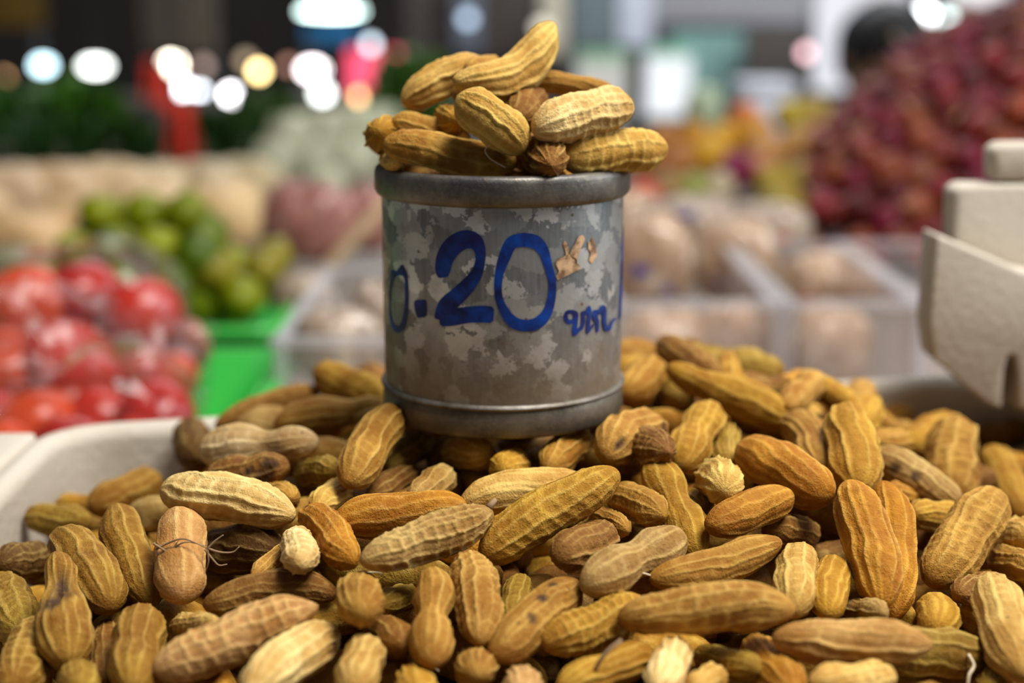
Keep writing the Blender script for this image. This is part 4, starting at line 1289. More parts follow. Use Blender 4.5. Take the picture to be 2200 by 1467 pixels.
def bag_geo(members, seed, pad=0.0035, neck=None):
    """film wrapped round a cluster of balls: directions ray-marched to the outermost ball, softened"""
    g = np.random.RandomState(seed)
    C0 = np.mean([m for m, _ in members], axis=0)
    nu, nv = 56, 30
    V = []
    for i in range(nv):
        a = -math.pi / 2 + math.pi * (i + .5) / nv
        for j in range(nu):
            t = 2 * math.pi * j / nu
            d = np.array((math.cos(a) * math.cos(t), math.cos(a) * math.sin(t), math.sin(a)))
            best = max(float(np.dot(m - C0, d)) + r for m, r in members)
            V.append(C0 + d * (best * 0.985 + pad + 0.0022 * math.sin(9 * t + 6 * a + seed) + 0.0016 * math.sin(17 * t - 5 * a)))
    V = np.array(V)
    n = len(V); V = np.concatenate((V, [V[:nu].mean(0), V[-nu:].mean(0)]))
    j = np.arange(nu)
    tri = np.concatenate((np.stack((np.full(nu, n), (j + 1) % nu, j), -1), np.stack((np.full(nu, n + 1), (nv - 1) * nu + j, (nv - 1) * nu + (j + 1) % nu), -1)))
    return V, [grid_faces(nv, nu), tri], C0


def knot(parent, loc, h, mat):
    pts = spline([(0, 0, -h * .25), (0, 0, 0), (h * .04, 0, h * .3), (h * .1, 0, h * .7), (h * .25, h * .05, h)], 12)
    v_, f_ = tube_geo([Vector(loc) + Vector(q) for q in pts], list(np.array([.42, .3, .14, .10, .10, .12, .16, .2, .24, .28, .33, .36]) * h * .6), 9)
    return link('knot', mesh_np('knot', v_, f_, True), mat, parent)


for i, (mem, lab) in enumerate((((0, 4, 9, 11, 12, 14, 16), 'clear plastic bag stretched over the big middle row tomatoes'), ((1, 2, 3, 10), 'clear plastic bag over the back row of tomatoes'), ((5, 6, 7, 8, 13, 15, 17, 18, 19), 'clear plastic bag over the low front row of tomatoes'))):
    v_, f_, c0 = bag_geo([TOMO[q] for q in mem], i + 3)
    o = link('plastic_bag', mesh_np('plastic_bag', v_ - c0, f_, True), M_FILM, None, c0)
    tag(o, lab, 'plastic bag', 'clear bags of tomatoes')
    mx_ = max(v_[:, 0]) - c0[0]
    knot(o, (mx_ * .92, 0, -0.004), 0.026, M_FILM)

# limes heaped in their basket
LIMES = []
lime_c = np.array((-0.312, 1.215))
LR = 0.0170
for layer, (zz, rad) in enumerate(((0.778, 0.082), (0.800, 0.100), (0.822, 0.102), (0.844, 0.080), (0.866, 0.046))):
    for gx in np.arange(-0.102, 0.103, 0.0335):
        for gy in np.arange(-0.0825, 0.083, 0.033):
            ox = gx + (0.0165 if (layer + round(gy / 0.033)) % 2 else 0)
            if math.hypot(ox, gy * 1.15) > rad: continue
            if layer < 4 and gy > 0.04: continue
            if layer < 3 and math.hypot(ox, gy) < rad - 0.050: continue
            o = link('lime', LIME, None, None, (lime_c[0] + ox + (brng.rand() - .5) * .008, lime_c[1] + gy + (brng.rand() - .5) * .006, zz + (brng.rand() - .5) * .010))
            rnd_rot(o, 1.5); k_ = 0.80 + .12 * brng.rand(); o.scale = (k_, k_, k_)
            g_ = brng.rand()
            o.color = (0.060 + 0.18 * g_, 0.115 + 0.145 * g_, 0.001, 1) if ox < .05 or brng.rand() > .5 else (0.24, 0.20, 0.008, 1)
            pos = ('topmost layer', 'upper layer', 'middle layer', 'lower layer', 'bottom layer')[4 - layer]
            side = 'left side' if ox < -0.03 else 'right side' if ox > 0.03 else 'middle'
            dep = 'front' if gy < -.03 else 'back' if gy > .03 else 'halfway back'
            tag(o, 'green lime in the heap, %s, %s, %s' % (pos, side, dep), 'lime', 'limes in the basket')
            LIMES.append(o)
number_labels(LIMES)

# shallots: one big heap at the right
SHC = np.array((0.70, 1.80))


def shz(x, y):
    rho = math.hypot((x - SHC[0]) / 0.385, (y - SHC[1]) / 0.41)
    return TT + 0.298 * max(0.0, 1 - rho ** 2.1)


def shn(x, y):
    e = 0.004
    n = Vector((-(shz(x + e, y) - shz(x - e, y)) / (2 * e), -(shz(x, y + e) - shz(x, y - e)) / (2 * e), 1))
    return n.normalized()


cand = []
sp = 0.0305
gy = 1.44
row = 0
pts_ = []
srng = np.random.RandomState(5)
for _ in range(26000):
    x = 0.30 + srng.rand() * 0.62; y = 1.39 + srng.rand() * 0.48
    z = shz(x, y)
    if z < TT + 0.016: continue
    p = np.array((x, y, z))
    q = to_px(p)
    if q[0] > 2290 or q[0] < 1640 or q[1] < -90: continue
    n = shn(x, y)
    if n.dot(Vector(CAM - p).normalized()) < -0.15: continue
    if pts_ and np.min(np.sum((np.array(pts_) - p) ** 2, 1)) < sp ** 2: continue
    pts_.append(p)
pts_ = sorted(pts_, key=lambda p: p[1])[:298]
TONES_S = [(0.25, 0.022, 0.018), (0.18, 0.011, 0.015), (0.33, 0.060, 0.022), (0.11, 0.007, 0.010), (0.28, 0.022, 0.032), (0.36, 0.09, 0.035), (0.21, 0.010, 0.036)]
TN_S = ['brick red', 'dark red', 'coppery', 'deep maroon', 'pinkish red', 'light copper', 'purplish']
for i, p in enumerate(pts_):
    n = shn(p[0], p[1])
    t_ = srng.randint(7)
    o = link('shallot', SHAL[i % 3], None, None, Vector(p) + n * (srng.rand() - .6) * 0.008)
    k_ = 1.10 + 0.34 * srng.rand()
    o.scale = (k_, k_, k_)
    o.rotation_euler = (srng.rand() * 6.28, srng.rand() * 6.28, srng.rand() * 6.28)
    o.color = (*TONES_S[t_], 1)
    link('neck', NECK, None, o)
    x_, y_ = to_px(p)
    side = 'left flank' if x_ < 1850 else 'right part' if x_ > 2050 else 'middle'
    lev = 'top' if y_ < 170 else 'lower' if y_ > 400 else 'mid-height'
    tag(o, 'small %s shallot on the big heap, %s, %s' % (TN_S[t_], side, lev), 'shallot', '%s shallots, %s, %s' % (TN_S[t_], side, lev))
number_labels([o for o in COL.objects if o.name.startswith('shallot')])
gs = []
sv, sf = lathe_geo([(r * 1.1, z * 1.1) for r, z in SHPROF[::2]], 8)
for _ in range(1500):
    x = 0.40 + srng.rand() * 0.66; y = 1.43 + srng.rand() * 0.72
    z = shz(x, y) - (0.024 if srng.rand() < .6 else 0.024 + 0.08 * srng.rand())
    if z < TT + 0.018: continue
    q = Matrix.Rotation(srng.rand() * 6.28, 3, 'X') @ Matrix.Rotation(srng.rand() * 6.28, 3, 'Y')
    gs.append((sv @ np.array(q).T + np.array((x, y, z)), sf))
v_, f_ = merge_geo(gs)
o = link('shallots', mesh_np('shallots', v_, f_, True), M_SHAL); o.color = (0.25, 0.045, 0.05, 1)
tag(o, 'dark red shallots packed inside the big heap under the outer ones', 'shallots', kind='stuff')

# bags and small produce
M_CREAM = tinted('bagged_pale_produce', 0.55, 0.28, 55)
M_MOTTLE = None


def mottle(name, a, b, c):
    k = NT(name); v = k.coord()
    n1 = k.noise(v, 42, 4, 0.65); n2 = k.noise(v, 75, 3, 0.6)
    col = k.mix(k.range(n1, 0.42, 0.6), a, b)
    col = k.mix(k.range(n2, 0.55, 0.66), col, c)
    return k.done(Base_Color=col, Roughness=0.5)


M_BROWNBAG = mottle('bagged_brown_goods', (0.34, 0.20, 0.11), (0.50, 0.34, 0.22), (0.66, 0.55, 0.44))
M_PINKBAG = mottle('bagged_red_brown_goods', (0.24, 0.075, 0.06), (0.36, 0.14, 0.10), (0.46, 0.26, 0.20))
M_GREYBAG = mottle('bagged_greyish_goods', (0.34, 0.25, 0.18), (0.27, 0.20, 0.15), (0.58, 0.48, 0.36))
M_BLUE = plain('blue_print', (0.05, 0.05, 0.26), 0.5)
M_RED = plain('red_print', (0.6, 0.12, 0.08), 0.5)


def lump_geo(sx, sy, sz, seed, amp=0.09, nu=36, nv=22):
    """crumpled bag shape resting on z = 0"""
    g = np.random.RandomState(seed); ph = g.rand(10) * 6.28
    V = []
    for i in range(nv):
        a = -math.pi / 2 + math.pi * (i + .5) / nv
        for j in range(nu):
            t = 2 * math.pi * j / nu
            w = 1 + amp * (math.sin(2 * t + ph[0]) + math.sin(3 * t + 2 * a + ph[1]) + .7 * math.sin(5 * t - 3 * a + ph[2]) + .5 * math.sin(9 * t + 4 * a + ph[3])) / 2
            ca = math.copysign(abs(math.cos(a)) ** 0.75, math.cos(a)); sa = math.copysign(abs(math.sin(a)) ** 0.85, math.sin(a))
            V.append((sx * w * ca * math.cos(t), sy * w * ca * math.sin(t), sz * (sa + 1) * (1 + 0.4 * (w - 1))))
    V = np.array(V); V[:, 2] -= V[:, 2].min()
    n = len(V); V = np.concatenate((V, [V[:nu].mean(0), V[-nu:].mean(0)]))
    j = np.arange(nu)
    tri = np.concatenate((np.stack((np.full(nu, n), (j + 1) % nu, j), -1), np.stack((np.full(nu, n + 1), (nv - 1) * nu + j, (nv - 1) * nu + (j + 1) % nu), -1)))
    return V, [grid_faces(nv, nu), tri]


def goods_bag(px, py, Y, wpx, hpx, mat, label, group, seed, color=None, dep=0.7, prints=(), z=None, cat='plastic bag'):
    """bag seen from px,py (centre) with pixel width and height; film outside, goods inside, knot on top"""
    p = at(px, py, Y); zc = float(np.dot(p - CAM, FWD))
    sx = wpx / 2 / FPX * zc; sz = hpx / 2 / FPX * zc
    zb = p[2] - sz if z is None else z
    e = empty('plastic_bag', (p[0], Y, zb))
    tag(e, label, cat, group)
    v_, f_ = lump_geo(sx * .94, sx * dep * .94, sz * .96, seed)
    o = link('contents', mesh_np('contents', v_ + np.array((0, 0, .002)), f_, True), mat, e)
    if color: o.color = (*color, 1)
    v_, f_ = lump_geo(sx, sx * dep, sz, seed)
    link('film', mesh_np('film', v_, f_, True), M_FILM, e)
    knot(e, (0, 0, sz * 1.95), sz * .7, M_FILM)
    for (u, w, s, m_) in prints:
        b_ = bmesh.new(); box_bm(b_, (u * sx, -sx * dep * math.sqrt(max(.05, 1 - u * u)) * .98, sz * w), (s * sx, .003, s * sz * .5))
        bm_obj('printed_patch', b_, m_, e)
    return e


# clear tubs
def tub(x0, x1, y0, y1, z1, label):
    e = empty('plastic_tub', ((x0 + x1) / 2, (y0 + y1) / 2, TT))
    tag(e, label, 'tub', 'clear plastic tubs')
    cx, cy, H = (x1 - x0) / 2, (y1 - y0) / 2, z1 - TT
    t = .003
    for nm, c_, s_ in (('wall', (0, -cy, H / 2), (2 * cx - .016, t, H - .01)), ('wall', (0, cy, H / 2), (2 * cx - .016, t, H - .01)), ('wall', (-cx, 0, H / 2), (t, 2 * cy - .016, H - .01)), ('wall', (cx, 0, H / 2), (t, 2 * cy - .016, H - .01)), ('base', (0, 0, .003), (2 * cx - .01, 2 * cy - .01, .004))):
        b_ = bmesh.new(); box_bm(b_, c_, s_); bm_obj(nm, b_, M_TUB, e)
    for sx in (-1, 1):
        for sy in (-1, 1):
            b_ = bmesh.new(); box_bm(b_, (sx * cx, sy * cy, H / 2), (.008, .008, H)); bm_obj('corner_post', b_, M_TUBRIM, e, bevel=.002)
    b_ = bmesh.new()
    for c_, s_ in (((0, -cy, H), (2 * cx + .012, .008, .005)), ((0, cy, H), (2 * cx + .012, .008, .005)), ((-cx, 0, H), (.008, 2 * cy - .008, .005)), ((cx, 0, H), (.008, 2 * cy - .008, .005))):
        box_bm(b_, c_, s_)
    bm_obj('rim', b_, M_TUBRIM, e)
    return e


tub(-0.150, 0.055, 0.895, 1.16, 0.829, 'clear plastic tub just left of and behind the can')
tub(0.075, 0.190, 1.0, 1.27, 0.832, 'clear plastic tub of bagged brown goods right behind the can')
tub(0.200, 0.292, 1.0, 1.27, 0.832, 'clear plastic tub at the right end of the row, next to the foam slab')
tub(0.305, 0.44, 1.03, 1.30, 0.828, 'clear plastic tub mostly hidden behind the foam slab')

# bags in and above the tubs
G1 = 'bags of goods in the clear tubs'
BAGS = [
 (720, 745, .95, 200, 170, M_GREYBAG, 'clear bag of greyish goods in the tub left of the can', (.62, .56, .5), ()),
 (815, 700, 1.0, 130, 190, M_GREYBAG, 'pale clear bag close behind the left side of the can', None, ()),
 (1420, 765, 1.06, 210, 210, M_BROWNBAG, 'bag of brown goods in the tub right of the can, left one', None, ()),
 (1570, 760, 1.06, 180, 220, M_BROWNBAG, 'bag of brown goods in the tub right of the can, right one', None, ()),
 (1775, 760, 1.06, 210, 220, M_BROWNBAG, 'bag of brown goods in the tub beside the foam slab', None, ()),
 (1400, 560, 1.25, 190, 210, M_BROWNBAG, 'crumpled clear bag with pale and blue patches, right of the can', None, ((-.3, .9, .35, M_BLUE), (.3, .5, .25, M_BLUE))),
 (1580, 560, 1.28, 210, 190, M_BROWNBAG, 'crumpled clear bag heaped over the middle of the tubs', None, ((.2, 1.0, .2, M_RED), (-.4, .6, .2, M_BLUE))),
 (1780, 610, 1.24, 230, 140, M_BROWNBAG, 'glossy clear bag heaped over the right tub below the shallots', None, ((-.5, .8, .2, M_RED),)),
 (1480, 480, 1.42, 220, 120, M_GREYBAG, 'clear bag with dark blue print behind the tubs, left one', None, ((-.2, 1.5, .5, M_BLUE), (.6, 1.1, .4, M_BLUE))),
 (1640, 500, 1.44, 210, 130, M_GREYBAG, 'dull grey clear bag behind the tubs at the foot of the shallots', None, ((.3, 1.0, .25, M_RED),)),
 (1360, 470, 1.45, 120, 120, M_BROWNBAG, 'brownish clear bag close to the right edge of the can', None, ()),
]
for i, (px, py, Y, w_, h_, m_, lab, colr, pr) in enumerate(BAGS):
    goods_bag(px, py, Y, w_, h_, m_, lab, G1, 40 + i, colr, prints=pr)

goods_bag(660, 478, 1.5, 210, 180, M_PINKBAG, 'clear bag of small red brown produce, left of the can', 'clear bags of red brown produce', 60)
goods_bag(790, 470, 1.56, 130, 150, M_PINKBAG, 'clear bag of red brown produce close to the left edge of the can', 'clear bags of red brown produce', 61)
e_ = goods_bag(655, 650, 1.22, 150, 130, M_GREYBAG, 'crumpled pale greenish clear bag beside the limes', 'small clear bags by the limes', 62)
goods_bag(400, 745, 0.93, 110, 110, M_PINKBAG, 'crumpled pinkish grey clear bag at the right end of the tomatoes', 'small clear bags by the limes', 63)
box_obj('wooden_slat', (0, 0, 0), (0.012, 0.012, 0.12), plain('pale_wood', (0.70, 0.50, 0.30), 0.7), None, 0.002, None, at(782, 488, 1.42))
tag(bpy.data.objects['wooden_slat'], 'pale wooden slat leaning on the red brown bag left of the can', 'slat')
bpy.data.objects['wooden_slat'].rotation_euler = (0.1, math.radians(42), 0)

# cream coloured bags at the left
CREAM = [(40, 520, 1.62, 190, 140, (.66, .47, .28)), (190, 500, 1.66, 180, 150, (.68, .50, .30)), (330, 470, 1.72, 160, 140, (.72, .54, .33)), (470, 470, 1.74, 150, 150, (.74, .57, .36)), (20, 420, 1.85, 140, 130, (.66, .52, .42)), (130, 410, 1.88, 150, 120, (.72, .56, .42)),
         (245, 405, 1.9, 130, 120, (.74, .60, .46)), (350, 405, 1.95, 120, 110, (.70, .60, .46)), (440, 400, 1.96, 120, 110, (.66, .58, .48)), (530, 400, 2.0, 120, 120, (.62, .56, .42)), (495, 440, 1.84, 110, 110, (.70, .54, .36)), (-70, 470, 1.7, 150, 150, (.66, .5, .34))]
WHERE = ['lowest left, beside the tomatoes', 'behind the limes at left', 'right behind the top of the limes', 'behind the limes at right', 'back row, at the left border', 'back row, second from left', 'back row, third from left', 'back row, fourth from left', 'back row, fifth from left', 'back row, nearest the red brown bag', 'between the two rows behind the limes', 'just outside the left border']
for i, (px, py, Y, w_, h_, c_) in enumerate(CREAM):
    goods_bag(px, py, Y, w_ * 1.35, h_, M_CREAM, 'clear bag of cream produce, ' + WHERE[i], 'clear bags of cream produce', 80 + i, (c_[0] * 1.1, c_[1] * .98, c_[2] * .72))

# pale green heads behind
M_CAB = tinted('pale_cabbage', 0.6, 0.35, 30)
for i, (px, py, Y, d_, w_) in enumerate(((600, 345, 2.25, 110, 'front row, leftmost'), (680, 350, 2.25, 110, 'front row, second from left'), (760, 345, 2.25, 110, 'front row, nearest the can'), (640, 300, 2.45, 130, 'back row, left'), (720, 290, 2.45, 135, 'back row, middle'), (790, 280, 2.45, 135, 'back row, nearest the can'), (870, 330, 2.3, 110, 'hidden behind the can, front'), (570, 395, 2.1, 90, 'lowest, by the red brown bag'), (700, 395, 2.12, 90, 'low, above the red brown bag'))):
    p = at(px, py, Y); zc = np.dot(p - CAM, FWD); r = d_ / 2 / FPX * zc
    e = empty('cabbage', p); tag(e, 'pale green cabbage in the blurred heap, ' + w_, 'cabbage', 'pale cabbages behind the can')
    v_, f_ = lathe_geo(round_prof(r * .9, .9), 24, (.03, 5, .03), i)
    o = link('heart', mesh_np('heart', v_, f_, True), M_CAB, e); o.color = (.80, .78, .58, 1)
    for q in range(5):
        a0 = q * 1.2566 + i; L_ = []
        for u in np.linspace(-.62, .62, 9):
            for w in np.linspace(-1.2, .95, 9):
                rr_ = r * (1.0 + .05 * math.sin(6 * u + q) + max(0, w - .4) * .25)
                L_.append((rr_ * math.cos(w * .95) * math.cos(a0 + u * (1 - .25 * w)), rr_ * math.cos(w * .95) * math.sin(a0 + u * (1 - .25 * w)), rr_ * .92 * math.sin(w * .95)))
        o = link('leaf', mesh_np('leaf', np.array(L_), [grid_faces(9, 9, False)], True), M_CAB, e); o.color = (.70, .72, .50, 1)

# orange and yellow fruit at the back right
FRU = [(1425, 300, 2.0, 70, (.62, .25, .05), 'brownish orange'), (1490, 300, 2.02, 74, (.72, .33, .03), 'orange'), (1555, 300, 2.0, 80, (.80, .42, .03), 'yellow orange'), (1618, 290, 2.0, 84, (.78, .36, .04), 'warm orange'), (1600, 250, 2.1, 66, (.80, .20, .03), 'red orange'), (1530, 335, 1.9, 84, (.82, .45, .03), 'bright yellow orange'),
       (1465, 350, 1.9, 80, (.55, .22, .06), 'dull orange'), (1400, 355, 1.9, 76, (.48, .18, .06), 'brown orange'), (1700, 250, 2.1, 76, (.62, .46, .05), 'mustard yellow'), (1650, 330, 1.92, 86, (.70, .36, .12), 'peach coloured'), (1715, 310, 1.95, 84, (.60, .34, .10), 'tan orange'), (1580, 368, 1.82, 84, (.28, .03, .09), 'dark purple'),
       (1660, 395, 1.8, 84, (.50, .36, .03), 'olive yellow'), (1720, 390, 1.8, 76, (.40, .30, .03), 'dark olive yellow'), (1690, 440, 1.72, 84, (.46, .34, .03), 'golden olive'), (1760, 300, 2.0, 74, (.50, .16, .10), 'reddish'), (1625, 365, 1.84, 70, (.62, .22, .14), 'salmon pink'), (1380, 430, 1.62, 84, (.62, .07, .02), 'bright red'), (1490, 405, 1.74, 70, (.36, .40, .07), 'yellow green'),
       (1545, 405, 1.74, 66, (.62, .52, .34), 'pale beige'), (1440, 405, 1.75, 74, (.42, .24, .07), 'brown'), (1745, 245, 2.15, 70, (.50, .34, .06), 'dim mustard'), (1660, 445, 1.70, 70, (.36, .28, .04), 'shaded olive')]
FMESH = [mesh_np('fruit', *lathe_geo(round_prof(1.0, .95, .18, 0), 22, (.02, 5, .02), 2)), mesh_np('fruit', *lathe_geo(round_prof(1.0, 1.12, 0, .12), 22, (.02, 3, .03), 4))]
NUB = mesh_np('stalk', *tube_geo([(0, 0, .75), (.02, 0, 1.0), (.08, 0, 1.18)], [.07, .05, .07], 6)); NUB.materials.append(M_STEM)
for m in FMESH: m.materials.append(M_FRUIT)
for i, (px, py, Y, d_, c_, nm) in enumerate(FRU):
    p = at(px, py, Y); r = d_ / 2 / FPX * float(np.dot(p - CAM, FWD))
    o = link('fruit', FMESH[i % 2], None, None, p); o.scale = (r, r, r); rnd_rot(o, .9); o.color = (*c_, 1)
    link('stalk', NUB, None, o)
    tag(o, '%s fruit in the blurred heap between can and shallots' % nm, 'fruit', 'mixed fruit behind the tubs')
# a stepped board carries the fruit
M_CRATE = plain('dark_crate_wood', (0.16, 0.10, 0.06), 0.7)
cr = empty('fruit_crate', (at(1500, 470, 1.9)[0], 1.93, TT)); tag(cr, 'dark wooden crate under the heap of mixed fruit', 'crate')
for q in range(3):
    zt = (0.045, 0.075, 0.10)[q]
    for j in range(3):
        box_obj('slat', (0, -.17 + q * .14 + j * .046, zt), (.25, .042, .012), M_CRATE, cr, .002)
for sx in (-1, 1):
    for q in range(3): box_obj('side_post', (sx * .116, -.13 + q * .14, (0.039, 0.069, 0.094)[q] / 2), (.016, .12, (0.039, 0.069, 0.094)[q] - .0005), M_CRATE, cr, .002)

# ------------------------------------------------------------------ farther stalls of the hall
M_POST = plain('grey_metal_post', (0.16, 0.16, 0.17), 0.5, scale=5)
M_CORD = plain('black_cord', (0.02, 0.02, 0.02), 0.6)
M_LEAF = tinted('leaf_green', 0.5, 0.45, 20)
M_COUNTER = plain('dark_counter', (0.09, 0.075, 0.065), 0.7, scale=6)


def counter(x0, x1, y0, y1, z, label):
    e = empty('market_counter', ((x0 + x1) / 2, (y0 + y1) / 2, 0)); tag(e, label, 'counter')
    cx, cy = (x1 - x0) / 2, (y1 - y0) / 2
    box_obj('top', (0, 0, z - .02), (2 * cx, 2 * cy, .04), M_COUNTER, e, .004)
    box_obj('front_board', (0, -cy + .03, (z - .041) / 2 + .05), (2 * cx - .06, .02, z - .142), M_COUNTER, e, .003)
    for sx in (-1, 1):
        for sy in (-1, 1): box_obj('leg', (sx * (cx - .04), sy * (cy - .05), (z - .041) / 2), (.05, .05, z - .041), M_COUNTER, e, .003)
    return e


counter(-2.4, -0.05, 2.85, 3.6, .69, 'dark market counter behind the stall at left, under the greens')
counter(-3.4, 0.15, 5.4, 5.9, .72, 'far dark counter across the hall at left, below the lamps')
counter(1.0, 4.4, 5.0, 5.5, .72, 'far dark counter across the hall at right')

for i, (px, py, Y, w_, h_, c_, lab) in enumerate(((60, 300, 3.25, 190, 150, (.05, .17, .012), 'dark green leafy bunch at the left border'), (165, 295, 3.2, 170, 160, (.07, .22, .010), 'mid green leafy bunch right of the one at the left border'),
                                     (120, 350, 3.1, 200, 110, (.03, .10, .012), 'deep green leafy bunch lying in front of the left two'), (255, 350, 3.15, 120, 90, (.03, .09, .012), 'small dark leafy bunch left of the red cloth'),
                                     (570, 285, 3.3, 150, 100, (.05, .13, .012), 'dark green leafy bunch above the cream bags, centre left'), (470, 325, 3.2, 170, 90, (.035, .10, .015), 'low dark leafy bunch right of the red cloth'), (880, 235, 3.4, 150, 190, (.10, .24, .03), 'bright green leafy bunch just behind the can heap at left'))):
    p = at(px, py, Y); zc = float(np.dot(p - CAM, FWD)); rw = w_ / 2 / FPX * zc * .9; rh = (p[2] + h_ / 2 / FPX * zc - .692) / 2
    e = empty('leafy_greens', (p[0], Y, .692)); tag(e, lab, 'greens')
    g = np.random.RandomState(i); V = []; F4 = []
    for q in range(260):
        th = g.rand() * 6.28; rr = math.sqrt(g.rand()); zz = g.rand() ** .8
        c0 = np.array((rw * rr * math.cos(th) * (1 - .5 * zz), rw * .8 * rr * math.sin(th) * (1 - .5 * zz), rh * 2 * zz * (1 - .3 * rr)))
        d = np.array((math.cos(th) * .7, math.sin(th) * .7, .3 + g.rand())); d /= np.linalg.norm(d)
        s = np.cross(d, (g.rand() - .5, g.rand() - .5, g.rand())); s /= np.linalg.norm(s) + 1e-6
        l_ = .05 + .05 * g.rand(); b = len(V); nrm = np.cross(d, s)
        for u, w in ((0, .2), (.35, 1), (.7, .85), (1, .1)):
            for sg in (-1, 0, 1):
                V.append(c0 + d * l_ * u + s * (sg * w * l_ * .32) + nrm * (abs(sg) * .006 - .02 * u * u))
        for a in range(3):
            for k_ in range(2): F4.append((b + a * 3 + k_, b + a * 3 + k_ + 1, b + a * 3 + k_ + 4, b + a * 3 + k_ + 3))
    o = link('leaves', mesh_np('leaves', np.array(V), [np.array(F4)], True), M_LEAF, e); o.color = (*c_, 1); o['kind'] = 'stuff'
    v_, f_ = tube_geo([(0, 0, 0), (0, 0, rh * .5), (rw * .1, 0, rh)], [rw * .35, rw * .22, rw * .12], 10)
    link('stalks', mesh_np('stalks', v_, f_, True), M_STEM, e)

# red cloths hanging by the greens
M_CLOTH = plain('red_cloth', (0.62, 0.035, 0.012), 0.8, scale=14)


def cloth(px0, py0, px1, py1, Y, label, mat, seed):
    a = at(px0, py0, Y); b = at(px1, py1, Y)
    g = np.random.RandomState(seed); ph = g.rand(3) * 6
    W = b[0] - a[0]; H = a[2] - b[2]; V = []
    for i in range(16):
        v = i / 15
        for j in range(24):
            u = j / 23
            V.append((W * (u - .5) * (1 - .15 * math.sin(3 * v)) + W * .15 * v, .03 * math.sin(11 * u + ph[0] + 2 * v) + .012 * math.sin(23 * u + ph[1]), H * (1 - v) + .01 * math.sin(7 * u)))
    V = np.array(V); n = len(V)
    V = np.concatenate((V, V + np.array((0, .006, 0))))
    f = grid_faces(16, 24, False)
    o = link('hanging_cloth', mesh_np('hanging_cloth', V, [f, f[:, ::-1] + n], True), mat, None, ((a[0] + b[0]) / 2, Y, b[2]))
    tag(o, label, 'cloth')
    strand('cord', [(0, 0, H), (0, .003, H + .4), (0, 0, 2.58 - b[2])], .004, M_CORD, o)
    return o


cloth(305, 135, 360, 220, 4.2, 'upper red cloth hanging left of the white lamps', M_CLOTH, 1)
cloth(350, 212, 418, 342, 2.83, 'lower red cloth hanging just above the cream bags', M_CLOTH, 2)

# roof beams that carry cords and lamps
M_BEAM = plain('dark_roof_beam', (0.06, 0.05, 0.045), 0.7, scale=4)
for i, Y in enumerate((2.83, 4.2, 5.0, 6.0, 7.4)):
    tag(box_obj('trim_%d' % (i + 1), (0.4, Y, 2.62), (9.0, .10, .08), M_BEAM), kind='structure')

LAMPS = [(5, 172, 6, 15, (1, .55, .25), 2.2, 'dim tan round lamp at the left border', 1), (93, 140, 6, 13, (.62, .90, 1.0), 6, 'pale blue round lamp, second from the left border', 1.5), (205, 142, 6, 13, (.95, 1.0, .95), 6, 'wide white lamp left of the red cloth', 2.2),
         (370, 138, 6, 15, (1.0, .90, .72), 14, 'warm white lamp, upper of the bright cluster', 1.3), (392, 188, 5, 14, (.90, .93, 1.0), 9, 'white lamp, lower left of the bright cluster', 1), (428, 200, 6, 13, (.85, .92, 1.0), 8, 'bluish white lamp, lower right of the bright cluster', 1),
         (497, 204, 5, 14, (1.0, .97, 1.0), 11, 'round white lamp between the bright cluster and the yellow one', 1), (556, 153, 6, 12, (1.0, .72, .30), 10, 'warm yellow round lamp', 1), (528, 130, 7.4, 13, (1.0, .75, .5), .9, 'faint brown lamp behind the yellow one', 1), (436, 142, 7.4, 13, (1.0, .7, .6), .9, 'faint pinkish lamp behind the bright cluster', 1),
         (672, 150, 6, 16, (1.0, .88, .90), 8, 'pinkish white lamp beside the pink sign, upper', 1.6), (692, 200, 5, 15, (.95, 1.0, .97), 6, 'white lamp beside the pink sign, lower', 1.1), (772, 208, 5, 10, (1.0, .55, .22), 6, 'small orange lamp under the pink sign', 1), (797, 95, 6, 11, (.70, .85, .95), 4, 'small bluish lamp above the pink sign', 1),
         (838, 138, 6, 14, (1.0, .85, .88), 8, 'pinkish white lamp over the pink sign', 1.4), (1005, 40, 6, 13, (.55, .70, .90), 2.0, 'dim blue round lamp left of the can heap top', 1), (712, 24, 7.4, 9, (.75, 1.0, .93), 10, 'long mint white tube lamp at the top', 7.5),
         (2035, 42, 6, 13, (.80, 1.0, .95), 5, 'pale mint round lamp above the shallots', 1), (1985, 30, 6, 18, (.95, .97, 1.0), 10, 'white lamp above the shallots right of the person', 1), (1733, 113, 5, 12, (1.0, .60, .65), 3, 'pinkish round lamp left of the white banner', 1), (620, 140, 7.4, 10, (1.0, .5, .35), 1.2, 'faint reddish lamp between yellow and white ones', 1), (1165, 60, 6.9, 16, (1.0, .95, .8), 1.2, 'soft beige lamp behind the crowning pod', 1)]
for i, (px, py, Y, r_, c_, st_, lab, asp) in enumerate(LAMPS):
    p = at(px, py, Y); R = r_ / FPX * float(np.dot(p - CAM, FWD))
    e = empty('hanging_lamp', (p[0], Y, p[2] - R)); tag(e, lab + ', in the blurred hall', 'lamp')
    v_, f_ = lathe_geo(round_prof(R, 1.0, 0, 0, 12), 16)
    v_ = v_ * np.array((asp, 1, 1)) + np.array((0, 0, R))
    link('bulb', mesh_np('bulb', v_, f_, True), glow('lamp_glow_%d' % i, c_, st_ * 1.15), e)
    so = lathe('socket', [(0, R * 2.0), (R * .42, R * 1.98), (R * .45, R * 2.2), (R * .3, R * 2.9), (0, R * 3.0)], 14)
    link('socket', so, M_CORD, e)
    zt = 2.58 - (p[2] - R)
    strand('cord', [(0, 0, R * 2.9), (0, .002, zt * .6), (0, 0, zt)], .003, M_CORD, e)


